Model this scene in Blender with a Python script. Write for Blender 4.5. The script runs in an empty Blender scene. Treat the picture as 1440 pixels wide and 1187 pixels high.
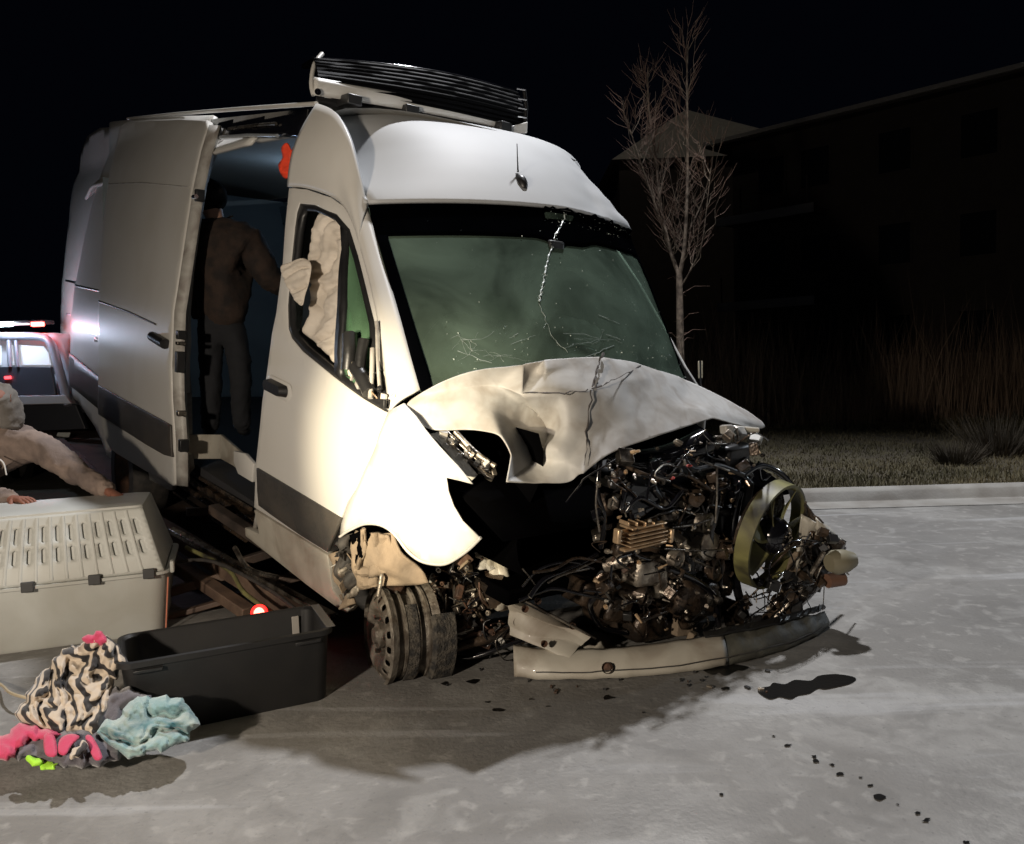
import bpy, bmesh, math, random
from math import sin, cos, pi, radians as RAD
from mathutils import Vector, Matrix, noise
from mathutils.geometry import delaunay_2d_cdt
random.seed(7)
SC = bpy.context.scene
COL = SC.collection

# ---------------------------------------------------------------- camera
F_PX, CX, CY, CAM_H = 1123.5, 720.0, 593.5, 1.35
PITCH, ROLL = math.atan(88 / 1123.5), RAD(2.0)
_f = Vector((0, cos(PITCH), -sin(PITCH))); _u = Vector((0, sin(PITCH), cos(PITCH))); _r = Vector((1, 0, 0))
RT = _r * cos(ROLL) - _u * sin(ROLL); UP = _r * sin(ROLL) + _u * cos(ROLL); FW = _f
O = Vector((0, 0, CAM_H))
cam_d = bpy.data.cameras.new('camera'); cam = bpy.data.objects.new('camera', cam_d); COL.objects.link(cam)
cam_d.sensor_width = 36; cam_d.lens = F_PX / 1440 * 36; cam_d.clip_end = 500; cam_d.clip_start = 0.05
cam.matrix_world = Matrix(((RT.x, UP.x, -FW.x, 0), (RT.y, UP.y, -FW.y, 0), (RT.z, UP.z, -FW.z, CAM_H), (0, 0, 0, 1)))
SC.camera = cam
SC.view_settings.view_transform = 'Standard'; SC.view_settings.look = 'None'
SC.view_settings.exposure = 0; SC.view_settings.gamma = 1; SC.view_settings.use_curve_mapping = False
SC.render.engine = 'CYCLES'
SC.cycles.max_bounces = 6; SC.cycles.transparent_max_bounces = 12
SC.cycles.use_denoising = True
SC.cycles.sample_clamp_indirect = 4.0

# ---------------------------------------------------------------- night sky
wd = bpy.data.worlds.new('World'); SC.world = wd; wd.use_nodes = True
bg = wd.node_tree.nodes['Background']
bg.inputs[0].default_value = (0.18, 0.24, 0.5, 1); bg.inputs[1].default_value = 0.0035

# ---------------------------------------------------------------- the lamps of the night scene
def lamp(name, kind, loc, target, energy, color, size=0.1, cone=60, blend=1.0):
    d = bpy.data.lights.new(name, kind); o = bpy.data.objects.new(name, d); COL.objects.link(o)
    d.energy = energy; d.color = color
    if kind != 'AREA': d.shadow_soft_size = size
    else: d.size = size
    if kind == 'SPOT': d.spot_size = RAD(cone); d.spot_blend = blend
    o.location = loc
    if target is not None:
        o.rotation_euler = (Vector(target) - Vector(loc)).to_track_quat('-Z', 'Y').to_euler()
    return o
# street lamp high above and behind the van, cool white
lamp('street_lamp_light', 'SPOT', (1.6, 7.3, 10.2), (1.8, 3.2, 0), 4700, (0.97, 0.97, 1.0), 0.22, 92, 0.7)
# street light down the road to the right, soft and cool
lamp('far_street_light', 'SPOT', (10.5, 7.5, 3.4), (0.6, 4.2, 1.7), 520, (0.82, 0.91, 1.0), 0.12, 70, 0.8)
# warm scene light beside the photographer: a narrow beam on the front fender and its wide spill
lamp('work_light_beam', 'SPOT', (-2.3, -0.6, 1.25), (-0.46, 3.35, 0.95), 2400, (1.0, 0.85, 0.60), 0.05, 20, 1.0)
lamp('work_light_spill', 'SPOT', (-2.3, -0.7, 1.75), (-0.6, 4.0, 0.55), 640, (1.0, 0.86, 0.70), 0.10, 100, 0.9)

# unseen fill light added to bring up the far annex roof
lamp('annex_roof_fill', 'SPOT', (1, 22, 22), (9, 37, 11), 650, (1.0, 0.9, 0.75), 0.3, 60, 1.0)

# ---------------------------------------------------------------- helpers
def ray(u, v): return RT * ((u - CX) / F_PX) - UP * ((v - CY) / F_PX) + FW
def D(u, v, d): return O + ray(u, v) * d                      # a point at distance d in front of the camera
def G(u, v, z=0.0):                                           # a point on the ground
    r = ray(u, v); return O + r * ((z - CAM_H) / r.z)
# the van stands nose down: its own axes (x to its rear, y to its right side, z up) in the world
_R = [[-0.6208, -0.7804, 0.0751], [-0.1662, 0.0374, -0.9854], [0.7662, -0.6242, -0.1529]]
_T = Vector((0.8568, 1.3825, 2.936))
def _c2w(c): return RT * c[0] - UP * c[1] + FW * c[2]
ax = [_c2w((_R[0][i], _R[1][i], _R[2][i])).normalized() for i in range(3)]
ax[1] = (ax[1] - ax[0] * ax[0].dot(ax[1])).normalized(); ax[2] = ax[0].cross(ax[1])
VO = O + _c2w(_T)
VM = Matrix(((ax[0].x, ax[1].x, ax[2].x, VO.x), (ax[0].y, ax[1].y, ax[2].y, VO.y), (ax[0].z, ax[1].z, ax[2].z, VO.z), (0, 0, 0, 1)))
VAN_S = 1.11                                                # the van's size against its nominal drawing, set so that its wheels meet the road
VM = Matrix.Translation(O) @ Matrix.Scale(VAN_S, 4) @ Matrix.Translation(-O) @ VM
VI = VM.inverted(); VIR = VI.to_3x3()
def w2v(p): return VI @ Vector(p)
def v2w(p): return VM @ Vector(p)
def PL(u, v, a, val):                                         # van-local point on the plane axis a = val
    o = VI @ O; d = VIR @ ray(u, v); return o + d * ((val - o[a]) / d[a])
def PX(u, v, x): return PL(u, v, 0, x)
def PY(u, v, y): return PL(u, v, 1, y)
def lerp(a, b, t): return a + (b - a) * t
def interp(x, xs, ys):
    if x <= xs[0]: return ys[0]
    for i in range(1, len(xs)):
        if x <= xs[i]: return lerp(ys[i - 1], ys[i], (x - xs[i - 1]) / (xs[i] - xs[i - 1]))
    return ys[-1]
def sstep(a, b, x):
    t = min(1, max(0, (x - a) / (b - a))); return t * t * (3 - 2 * t)
def smooth_poly(pts, n=4, closed=True):                        # Catmull-Rom through the points
    pts = [Vector(p) for p in pts]; m = len(pts); out = []
    for i in range(m if closed else m - 1):
        if closed: a, b, c, d = pts[i - 1], pts[i], pts[(i + 1) % m], pts[(i + 2) % m]
        else: a, b, c, d = pts[max(0, i - 1)], pts[i], pts[i + 1], pts[min(m - 1, i + 2)]
        for k in range(n):
            t = k / n
            out.append(0.5 * ((2 * b) + (c - a) * t + (2 * a - 5 * b + 4 * c - d) * t * t + (3 * b - 3 * c + d - a) * t ** 3))
    if not closed: out.append(pts[-1])
    return out
def tag(o, label=None, cat=None, group=None, kind=None):
    if label: o['label'] = label
    if cat: o['category'] = cat
    if group: o['group'] = group
    if kind: o['kind'] = kind
    return o
def empty(name, loc=(0, 0, 0), label=None, cat=None, group=None, mw=None, parent=None):
    o = bpy.data.objects.new(name, None); COL.objects.link(o); o.empty_display_size = 0.1
    if mw is not None: o.matrix_world = mw
    else: o.location = loc
    if parent: o.parent = parent
    return tag(o, label, cat, group)
class MB:
    def __init__(s): s.v = []; s.f = []
    def add(s, vs, fs):
        b = len(s.v); s.v += [Vector(v) for v in vs]; s.f += [tuple(i + b for i in f) for f in fs]; return s
    def box(s, c, size, rot=None, taper=1.0):
        hx, hy, hz = [q / 2 for q in size]; c = Vector(c); R = rot if rot is not None else Matrix.Identity(3)
        vs = []
        for z in (-1, 1):
            k = taper if z > 0 else 1
            for x, y in ((-1, -1), (1, -1), (1, 1), (-1, 1)): vs.append(c + R @ Vector((x * hx * k, y * hy * k, z * hz)))
        return s.add(vs, [(0, 3, 2, 1), (4, 5, 6, 7), (0, 1, 5, 4), (1, 2, 6, 5), (2, 3, 7, 6), (3, 0, 4, 7)])
    def tube(s, pts, r, n=8, cap=True):
        pts = [Vector(p) for p in pts]; m = len(pts); rr = r if isinstance(r, (list, tuple)) else [r] * m
        vs = []; fs = []; up = None
        for i, p in enumerate(pts):
            t = (pts[min(m - 1, i + 1)] - pts[max(0, i - 1)])
            t = t.normalized() if t.length > 1e-9 else Vector((0, 0, 1))
            if up is None: up = Vector((0, 0, 1)) if abs(t.z) < .9 else Vector((1, 0, 0))
            a = t.cross(up)
            if a.length < 1e-6: a = t.orthogonal()
            a.normalize(); b = a.cross(t); up = b
            for k in range(n):
                q = 2 * pi * k / n; vs.append(p + (a * cos(q) + b * sin(q)) * rr[i])
        for i in range(m - 1):
            for k in range(n):
                k2 = (k + 1) % n; fs.append((i * n + k, i * n + k2, (i + 1) * n + k2, (i + 1) * n + k))
        if cap: fs.append(tuple(range(n - 1, -1, -1))); fs.append(tuple((m - 1) * n + k for k in range(n)))
        return s.add(vs, fs)
    def lathe(s, c, axis, prof, n=24, a0=0, a1=2 * pi, close=False):          # prof: (along axis, radius)
        c = Vector(c); t = Vector(axis).normalized(); a = t.orthogonal().normalized(); b = t.cross(a)
        full = abs(a1 - a0 - 2 * pi) < 1e-6; m = n if full else n + 1; vs = []; fs = []
        for (h, r) in prof:
            for k in range(m):
                q = a0 + (a1 - a0) * k / n; vs.append(c + t * h + (a * cos(q) + b * sin(q)) * r)
        np_ = len(prof)
        for i in range(np_ - 1 if not close else np_):
            i2 = (i + 1) % np_
            for k in range(n):
                k2 = (k + 1) % m; fs.append((i * m + k, i * m + k2, i2 * m + k2, i2 * m + k))
        return s.add(vs, fs)
    def grid(s, fn, nu, nv):
        vs = [fn(i / nu, j / nv) for i in range(nu + 1) for j in range(nv + 1)]
        fs = [(i * (nv + 1) + j, (i + 1) * (nv + 1) + j, (i + 1) * (nv + 1) + j + 1, i * (nv + 1) + j + 1) for i in range(nu) for j in range(nv)]
        return s.add(vs, fs)
    def build(s, name, mat, parent=None, bevel=0, solid=0, sub=0, smooth=40, off=-1, recalc=False, simple=False):
        me = bpy.data.meshes.new(name); me.from_pydata([tuple(v) for v in s.v], [], s.f); me.update()
        if recalc:
            bm = bmesh.new(); bm.from_mesh(me); bmesh.ops.recalc_face_normals(bm, faces=bm.faces); bm.to_mesh(me); bm.free()
        if smooth:
            for p in me.polygons: p.use_smooth = True
            if smooth < 180: me.set_sharp_from_angle(angle=RAD(smooth))
        if mat: me.materials.append(mat)
        o = bpy.data.objects.new(name, me); COL.objects.link(o)
        if parent: o.parent = parent
        if sub:
            m = o.modifiers.new('sub', 'SUBSURF'); m.levels = sub; m.render_levels = sub
            if simple: m.subdivision_type = 'SIMPLE'
        if solid: m = o.modifiers.new('solid', 'SOLIDIFY'); m.thickness = solid; m.offset = off
        if bevel: m = o.modifiers.new('bev', 'BEVEL'); m.width = bevel; m.segments = 2; m.limit_method = 'ANGLE'; m.angle_limit = RAD(40)
        return o
def inpoly(x, y, P):
    c = False; j = len(P) - 1
    for i in range(len(P)):
        xi, yi = P[i]; xj, yj = P[j]
        if (yi > y) != (yj > y) and x < (xj - xi) * (y - yi) / (yj - yi) + xi: c = not c
        j = i
    return c
def edist(x, y, P):
    best = 1e9; n = len(P)
    for i in range(n):
        ax_, ay = P[i]; bx, by = P[(i + 1) % n]; dx, dy = bx - ax_, by - ay; L = dx * dx + dy * dy
        t = 0 if L == 0 else max(0, min(1, ((x - ax_) * dx + (y - ay) * dy) / L))
        best = min(best, math.hypot(x - ax_ - dx * t, y - ay - dy * t))
    return best
def tri(outline, holes, step, extra=()):
    """triangles over an outlined region, with inner points on a grid"""
    def dens(P):
        out = []
        for i in range(len(P)):
            a = Vector(P[i][:2]); b = Vector(P[(i + 1) % len(P)][:2]); n = max(1, int((b - a).length / step))
            out += [a.lerp(b, k / n) for k in range(n)]
        return out
    loops = [dens(outline)] + [dens(h) for h in holes]; V = []; E = []
    for L in loops:
        b = len(V); V += L; E += [(b + i, b + (i + 1) % len(L)) for i in range(len(L))]
    P = [tuple(v) for v in loops[0]]; H = [[tuple(v) for v in h] for h in loops[1:]]
    xs = [p[0] for p in P]; ys = [p[1] for p in P]
    y = min(ys); r = 0
    while y < max(ys):
        x = min(xs) + (step / 2 if r % 2 else 0)
        while x < max(xs):
            if inpoly(x, y, P) and not any(inpoly(x, y, h) for h in H) and edist(x, y, P) > step * .45 and all(edist(x, y, h) > step * .45 for h in H):
                V.append(Vector((x, y)))
            x += step
        y += step * .87; r += 1
    V += [Vector(e) for e in extra]
    vo, _, fo, _, _, _ = delaunay_2d_cdt(V, E, [], 0, 1e-6)
    fs = []
    for f in fo:
        cx = sum(vo[i].x for i in f) / len(f); cy = sum(vo[i].y for i in f) / len(f)
        if inpoly(cx, cy, P) and not any(inpoly(cx, cy, h) for h in H): fs.append(tuple(f))
    return vo, fs

# ---------------------------------------------------------------- materials
def mat(name, col, rough=.5, metal=0, col2=None, nscale=8, nmix=.5, bump=0, bscale=60, coat=0, dirt=None, dscale=3, damt=.5, emis=None, estr=0, spec=.5, sheen=0, alpha=1, detail=6, lo=.4, hi=.62, objcoord=True, rvar=0):
    m = bpy.data.materials.new(name); m.use_nodes = True; N = m.node_tree.nodes; L = m.node_tree.links
    b = N['Principled BSDF']; b.inputs['Roughness'].default_value = rough; b.inputs['Metallic'].default_value = metal
    b.inputs['Coat Weight'].default_value = coat; b.inputs['Specular IOR Level'].default_value = spec
    b.inputs['Sheen Weight'].default_value = sheen; b.inputs['Base Color'].default_value = (*col, 1)
    tc = N.new('ShaderNodeTexCoord'); co = tc.outputs['Object']
    def nz(scale, det=detail, dist=0):
        n = N.new('ShaderNodeTexNoise'); n.inputs['Scale'].default_value = scale; n.inputs['Detail'].default_value = det
        n.inputs['Distortion'].default_value = dist; L.new(co, n.inputs['Vector']); return n
    def rng(src, a, b_, c, d):
        r = N.new('ShaderNodeMapRange'); r.inputs[1].default_value = a; r.inputs[2].default_value = b_; r.inputs[3].default_value = c; r.inputs[4].default_value = d
        L.new(src, r.inputs[0]); return r.outputs[0]
    cur = None
    def mix(fac, a, c2):
        x = N.new('ShaderNodeMix'); x.data_type = 'RGBA'; L.new(fac, x.inputs[0])
        if a is None: x.inputs[6].default_value = (*col, 1)
        else: L.new(a, x.inputs[6])
        x.inputs[7].default_value = (*c2, 1); return x.outputs[2]
    if col2: cur = mix(rng(nz(nscale).outputs[0], lo, hi, 0, nmix), cur, col2)
    if dirt: cur = mix(rng(nz(dscale, 10, .6).outputs[0], .42, .68, 0, damt), cur, dirt)
    if cur: L.new(cur, b.inputs['Base Color'])
    if rvar: L.new(rng(nz(nscale * 1.7).outputs[0], .35, .65, max(0, rough - rvar), min(1, rough + rvar)), b.inputs['Roughness'])
    if bump:
        bp = N.new('ShaderNodeBump'); bp.inputs['Strength'].default_value = bump; bp.inputs['Distance'].default_value = .01
        L.new(nz(bscale, 8).outputs[0], bp.inputs['Height']); L.new(bp.outputs[0], b.inputs['Normal'])
    if emis: b.inputs['Emission Color'].default_value = (*emis, 1); b.inputs['Emission Strength'].default_value = estr
    return m
M = {}
M['paint'] = mat('van_white_paint', (.60, .59, .56), .42, coat=.12, dirt=(.42, .38, .31), dscale=1.6, damt=.22, bump=.02, bscale=3)
M['paint_dull'] = mat('van_frosty_white_paint', (.43, .44, .445), .62, dirt=(.35, .345, .33), dscale=2.2, damt=.25, bump=.03, bscale=4, col2=(.38, .39, .40), nscale=1.5)
M['paint_dirty'] = mat('van_dirty_white_paint', (.44, .415, .355), .5, coat=.05, dirt=(.2, .16, .12), dscale=5, damt=.75, bump=.05, bscale=40)
M['paint_crumpled'] = mat('van_crumpled_white_paint', (.47, .465, .45), .58, coat=0, dirt=(.24, .20, .16), dscale=9, damt=.55, bump=.08, bscale=9)
M['inner_metal'] = mat('van_inner_sheet', (.42, .41, .38), .5, dirt=(.15, .12, .1), dscale=9, damt=.7)
M['moulding'] = mat('black_moulding', (.04, .038, .036), .5, dirt=(.075, .066, .056), dscale=5, damt=.7, bump=.15, bscale=120, col2=(.055, .05, .046), nscale=60, nmix=.6)
M['black'] = mat('black_plastic', (.012, .012, .013), .4, col2=(.03, .03, .03), bump=.1)
M['gloss_black'] = mat('glossy_black', (.006, .006, .008), .12, coat=.5)
M['rubber'] = mat('rubber', (.018, .017, .016), .75, col2=(.06, .05, .042), nscale=20, bump=.3)
M['steel'] = mat('greasy_steel', (.30, .27, .23), .33, metal=.9, col2=(.05, .04, .035), nscale=14, nmix=.9, bump=.3, bscale=70, rvar=.15)
M['alu'] = mat('cast_aluminium', (.55, .5, .42), .4, metal=.75, col2=(.12, .09, .07), nscale=18, nmix=.8, bump=.35, bscale=90, rvar=.15)
M['oily'] = mat('oily_dark_casting', (.028, .022, .018), .28, metal=.4, col2=(.11, .075, .05), nscale=12, nmix=.8, bump=.5, bscale=50, rvar=.18)
M['rust'] = mat('rusty_brown_steel', (.13, .07, .045), .6, metal=.4, col2=(.04, .03, .025), nscale=16, nmix=.8, bump=.4)
M['brass'] = mat('gold_cooler_fins', (.72, .52, .32), .35, metal=.6, col2=(.3, .19, .11), nscale=30)
M['yellow'] = mat('olive_yellow_plastic', (.21, .20, .075), .5, col2=(.09, .08, .035), nscale=9, dirt=(.025, .022, .018), dscale=7, damt=.95)
M['void'] = mat('shade_and_grille_black', (.0012, .0012, .0014), .9, spec=0)  # near-black puts the bay's darkness into the colour; roof grille is simply black
M['mud'] = mat('muddy_liner', (.235, .18, .125), .85, col2=(.10, .08, .06), nscale=10, bump=.7, bscale=35)
M['red_blank'] = mat('red_sealant', (.5, .06, .04), .5)
def glass(name, tint, dif, fac_d, gl=.12, rough=.05, noise_=True):
    m = bpy.data.materials.new(name); m.use_nodes = True; N = m.node_tree.nodes; L = m.node_tree.links; N.clear()
    o = N.new('ShaderNodeOutputMaterial'); t = N.new('ShaderNodeBsdfTransparent'); t.inputs[0].default_value = (*tint, 1)
    d = N.new('ShaderNodeBsdfDiffuse'); d.inputs[0].default_value = (*dif, 1); g = N.new('ShaderNodeBsdfGlossy'); g.inputs[1].default_value = rough
    g.inputs[0].default_value = (.9, 1, .95, 1)
    m1 = N.new('ShaderNodeMixShader'); m2 = N.new('ShaderNodeMixShader'); m1.inputs[0].default_value = fac_d
    L.new(t.outputs[0], m1.inputs[1]); L.new(d.outputs[0], m1.inputs[2]); L.new(m1.outputs[0], m2.inputs[1]); L.new(g.outputs[0], m2.inputs[2])
    fr = N.new('ShaderNodeFresnel'); fr.inputs[0].default_value = 1.45; L.new(fr.outputs[0], m2.inputs[0]); L.new(m2.outputs[0], o.inputs[0])
    if noise_:
        tc = N.new('ShaderNodeTexCoord'); n = N.new('ShaderNodeTexNoise'); n.inputs['Scale'].default_value = 2.2; n.inputs['Detail'].default_value = 9; n.inputs['Distortion'].default_value = .8
        L.new(tc.outputs['Object'], n.inputs['Vector']); r = N.new('ShaderNodeMapRange'); r.inputs[1].default_value = .3; r.inputs[2].default_value = .7
        r.inputs[3].default_value = fac_d * .35; r.inputs[4].default_value = min(1, fac_d * 1.7); L.new(n.outputs[0], r.inputs[0]); L.new(r.outputs[0], m1.inputs[0])
    return m
M['windshield'] = glass('dusty_green_windshield', (.40, .58, .47), (.12, .17, .13), .5)
M['side_glass'] = glass('green_side_glass', (.45, .72, .5), (.22, .42, .24), .35)
M['clear'] = glass('clear_glass', (.6, .65, .65), (.1, .1, .1), .1)
M['shard'] = mat('glass_shard', (.75, .85, .82), .08, spec=1, coat=1)
M['cloth_white'] = mat('airbag_cloth', (.66, .60, .52), .8, col2=(.5, .44, .36), nscale=6, bump=.25, bscale=25)
M['interior_blue'] = mat('cargo_wall_panel', (.26, .31, .33), .6, col2=(.19, .22, .24), nscale=3)
M['interior_dark'] = mat('dark_floor_liner', (.03, .03, .033), .7)
M['dash'] = mat('dashboard_plastic', (.02, .022, .022), .6)
# ================================================================ GROUND AND SETTING
def node_ground():
    m = bpy.data.materials.new('worn_concrete_road'); m.use_nodes = True; N = m.node_tree.nodes; L = m.node_tree.links; b = N['Principled BSDF']
    tc = N.new('ShaderNodeTexCoord'); co = tc.outputs['Object']
    def nz(scale, det=8, dist=0, vec=None):
        n = N.new('ShaderNodeTexNoise'); n.inputs['Scale'].default_value = scale; n.inputs['Detail'].default_value = det; n.inputs['Distortion'].default_value = dist
        L.new(vec or co, n.inputs['Vector']); return n.outputs[0]
    def rng(s, a, c, d, e):
        r = N.new('ShaderNodeMapRange'); r.interpolation_type = 'SMOOTHSTEP'
        for i, q in enumerate((a, c, d, e)): r.inputs[i + 1].default_value = q
        L.new(s, r.inputs[0]); return r.outputs[0]
    def mix(fac, a, c, mode='MIX'):
        x = N.new('ShaderNodeMix'); x.data_type = 'RGBA'; x.blend_type = mode; L.new(fac, x.inputs[0])
        for k, q in ((6, a), (7, c)):
            if isinstance(q, tuple): x.inputs[k].default_value = (*q, 1)
            else: L.new(q, x.inputs[k])
        return x.outputs[2]
    c = mix(rng(nz(1.1, 10, 1.2), .38, .62, 0, 1), (.175, .168, .157), (.25, .243, .23))
    c = mix(rng(nz(.55, 6, 1.0), .45, .62, 0, .55), c, (.15, .145, .138))
    c = mix(rng(nz(9, 9, .9), .42, .66, 0, .6), c, (.18, .174, .163))
    c = mix(rng(nz(13, 10, .4), .54, .72, 0, .5), c, (.34, .33, .31))
    c = mix(rng(nz(4.2, 8, .8), .54, .68, 0, .45), c, (.31, .305, .29))          # pale worn patches
    c = mix(rng(nz(2.6, 8, 1.5), .56, .66, 0, .45), c, (.14, .135, .127))          # darker damp patches
    # pale tyre and salt streaks along the road
    mp = N.new('ShaderNodeMapping'); mp.inputs['Rotation'].default_value = (0, 0, RAD(-24)); mp.inputs['Scale'].default_value = (.35, 3.2, 1); L.new(co, mp.inputs[0])
    st = rng(nz(1.5, 6, .7, mp.outputs[0]), .56, .68, 0, .5); c = mix(st, c, (.36, .36, .36))
    c = mix(rng(nz(45, 6), .60, .72, 0, .35), c, (.09, .088, .085))
    L.new(c, b.inputs['Base Color']); L.new(rng(nz(1.7, 6), .35, .65, .55, .85), b.inputs['Roughness'])
    bp = N.new('ShaderNodeBump'); bp.inputs['Strength'].default_value = .45; bp.inputs['Distance'].default_value = .008
    a = N.new('ShaderNodeMath'); a.operation = 'ADD'; L.new(nz(55, 10), a.inputs[0]); L.new(nz(7, 5), a.inputs[1]); L.new(a.outputs[0], bp.inputs['Height']); L.new(bp.outputs[0], b.inputs['Normal'])
    return m
M['road'] = node_ground()
mb = MB(); mb.add([(-90, -30, 0), (90, -30, 0), (90, 7.0 - .04 * 90, 0), (-90, 7.0 + .04 * 90, 0)], [(0, 1, 2, 3)])
tag(mb.build('road', M['road'], smooth=0), kind='structure')
def ky(x): return 7.02 - .04 * x
M['kerb'] = mat('kerb_concrete', (.28, .27, .25), .8, col2=(.24, .23, .21), nscale=5, bump=.3, bscale=50, dirt=(.12, .1, .08), dscale=3, damt=.5)
M['soil'] = mat('dark_soil', (.06, .05, .035), .95, col2=(.10, .09, .05), nscale=3, bump=.6, bscale=20)
mb = MB(); n = 90
prof = [(-.28, .005), (-.01, .012), (.0, .025), (.022, .085), (.05, .105), (.16, .11), (.2, .10), (.2, -.05)]
vs = []; fs = []
xs = [-40 + i * 1.0 for i in range(81)]
for i, x in enumerate(xs):
    for (dy, z) in prof: vs.append((x, ky(x) + dy, z))
k = len(prof)
for i in range(len(xs) - 1):
    for j in range(k - 1): fs.append((i * k + j, (i + 1) * k + j, (i + 1) * k + j + 1, i * k + j + 1))
mb.add(vs, fs); tag(mb.build('kerb', M['kerb'], recalc=True), kind='structure')
# ground beyond the kerb, gently rising towards the bushes
mb = MB()
def gz(x, y): return .085 + .05 * max(0, y - ky(x)) * .35 + .05 * noise.noise(Vector((x * .35, y * .5, 0))) * sstep(0, 2, y - ky(x))
mb.grid(lambda u, v: (lambda x, y: (x, y, gz(x, y)))(lerp(-40, 45, u), ky(lerp(-40, 45, u)) + .19 + (v ** 2) * 75), 120, 60)
tag(mb.build('ground', M['soil'], smooth=180), kind='structure')
M['grass'] = mat('winter_grass', (.13, .108, .058), .9, col2=(.19, .16, .095), nscale=1.5, dirt=(.06, .06, .03), dscale=.8, damt=.8)
rg = random.Random(3); vs = []; fs = []
for i in range(85000):
    x = rg.uniform(1.2, 13.5); y = ky(x) + .2 + rg.random() ** 1.5 * 6.5; h = rg.uniform(.02, .06) * (1 + .9 * noise.noise(Vector((x * 1.1, y * 1.4, 3)))); w = rg.uniform(.004, .009)
    a = rg.uniform(0, pi); lx, ly = rg.uniform(-.5, .5) * h, rg.uniform(-.5, .5) * h; z = gz(x, y) - .004; b = len(vs)
    vs += [(x - cos(a) * w, y - sin(a) * w, z), (x + cos(a) * w, y + sin(a) * w, z), (x + lx, y + ly, z + h)]; fs.append((b, b + 1, b + 2))
mb = MB(); mb.v = vs; mb.f = fs; o = mb.build('grass', M['grass'], smooth=0); tag(o, 'short dry winter grass on the verge behind the kerb', 'grass', kind='stuff')
# bare brush between verge and house
M['twig'] = mat('bare_brush_twigs', (.25, .175, .12), .9, col2=(.14, .10, .075), nscale=2)
vs = []; fs = []
for i in range(14000):
    x = rg.uniform(2.0, 17); y = ky(x) + 5.2 + rg.random() * 4.5; z = gz(x, y) - .02
    h = rg.uniform(.35, 2.1) * (.75 + .5 * noise.noise(Vector((x * .7, y * .5, 9)))) * (1.35 if rg.random() < .12 else 1); w = rg.uniform(.0025, .006); a = rg.uniform(0, pi)
    lx, ly = rg.gauss(0, .16) * h, rg.gauss(0, .12) * h; dx, dy = cos(a) * w, sin(a) * w; b = len(vs)
    vs += [(x - dx, y - dy, z), (x + dx, y + dy, z), (x + lx * .4 + dx * .6, y + ly * .4 + dy * .6, z + h * .55), (x + lx * .4 - dx * .6, y + ly * .4 - dy * .6, z + h * .55), (x + lx, y + ly, z + h)]
    fs += [(b, b + 1, b + 2, b + 3), (b + 3, b + 2, b + 4)]
mb = MB(); mb.v = vs; mb.f = fs; tag(mb.build('brush', M['twig'], smooth=0), 'dark bare brush of thin upright stems beyond the grass verge', 'brush', kind='stuff')
# low tussocks on the verge
M['tuss'] = mat('dry_tussock', (.045, .036, .024), .9, col2=(.06, .05, .035), nscale=4)
def tussock(px, py, r, lab):
    c = G(px, py, .3); vs = []; fs = []
    for i in range(600):
        a = rg.uniform(0, 2 * pi); q = rg.random() ** .5 * r * .5; h = r * rg.uniform(.4, .95); w = .006
        bx, by = c.x + cos(a) * q, c.y + sin(a) * q; tx, ty = bx + cos(a) * q * 1.3 + rg.gauss(0, .05), by + sin(a) * q * 1.3 + rg.gauss(0, .05); z = gz(bx, by) - .01; b = len(vs); e = rg.uniform(0, pi)
        vs += [(bx - cos(e) * w, by - sin(e) * w, z), (bx + cos(e) * w, by + sin(e) * w, z), (tx, ty, z + h)]; fs.append((b, b + 1, b + 2))
    mb = MB(); mb.v = vs; mb.f = fs; tag(mb.build('tussock', M['tuss'], smooth=0), lab, 'shrub', 'dry tussocks on the verge')
tussock(1405, 615, .55, 'larger round dry shrub at the right end of the verge')
tussock(1345, 625, .3, 'smaller dry tussock left of the round shrub on the verge')

# ---------------------------------------------------------------- house in the dark
M['siding'] = mat('house_siding', (.055, .045, .04), .9, col2=(.04, .035, .03), nscale=2)
M['roofing'] = mat('pale_roof_shingles', (.5, .48, .43), .9, col2=(.38, .36, .32), nscale=6)
M['trim'] = mat('pale_house_trim', (.34, .33, .31), .7)
M['night_window'] = mat('night_window_glass', (.015, .017, .02), .15)
A = G(1035, 600, 0); A = Vector((.281 * 30, 30, 0)); B = Vector((.66 * 23, 23, 0))
du = (B - A).normalized(); dn = Vector((du.y, -du.x, 0)); dn = dn if dn.y < 0 else -dn
house = empty('house', (A.x, A.y, 0), 'dark two-winged apartment house with pale trim bands behind the brush', 'house')
def hp(s, o_, z): return (Vector((0, 0, z)) + du * s - dn * o_)
def hbox(name, s0, s1, o0, o1, z0, z1, m, par=house):
    mb = MB(); mb.add([hp(s0, o0, z0), hp(s1, o0, z0), hp(s1, o1, z0), hp(s0, o1, z0), hp(s0, o0, z1), hp(s1, o0, z1), hp(s1, o1, z1), hp(s0, o1, z1)],
                      [(0, 3, 2, 1), (4, 5, 6, 7), (0, 1, 5, 4), (1, 2, 6, 5), (2, 3, 7, 6), (3, 0, 4, 7)]); return mb.build(name, m, par, smooth=0)
hw = hbox('wall', 0, 16, 0, 9, 0, 8.9, M['siding'])
mb = MB(); mb.add([hp(-.7, -.7, 8.95), hp(16.7, -.7, 8.95), hp(16.7, 4.5, 9.25), hp(-.7, 4.5, 9.25), hp(-.7, 9.7, 8.95), hp(16.7, 9.7, 8.95)], [(0, 1, 2, 3), (3, 2, 5, 4), (0, 3, 4), (1, 5, 2)])
mb.build('roof', M['siding'], house, smooth=0, solid=.15)
hbox('gutter', -.72, 16.7, -.85, -.72, 8.86, 9.0, M['trim'])
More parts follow.
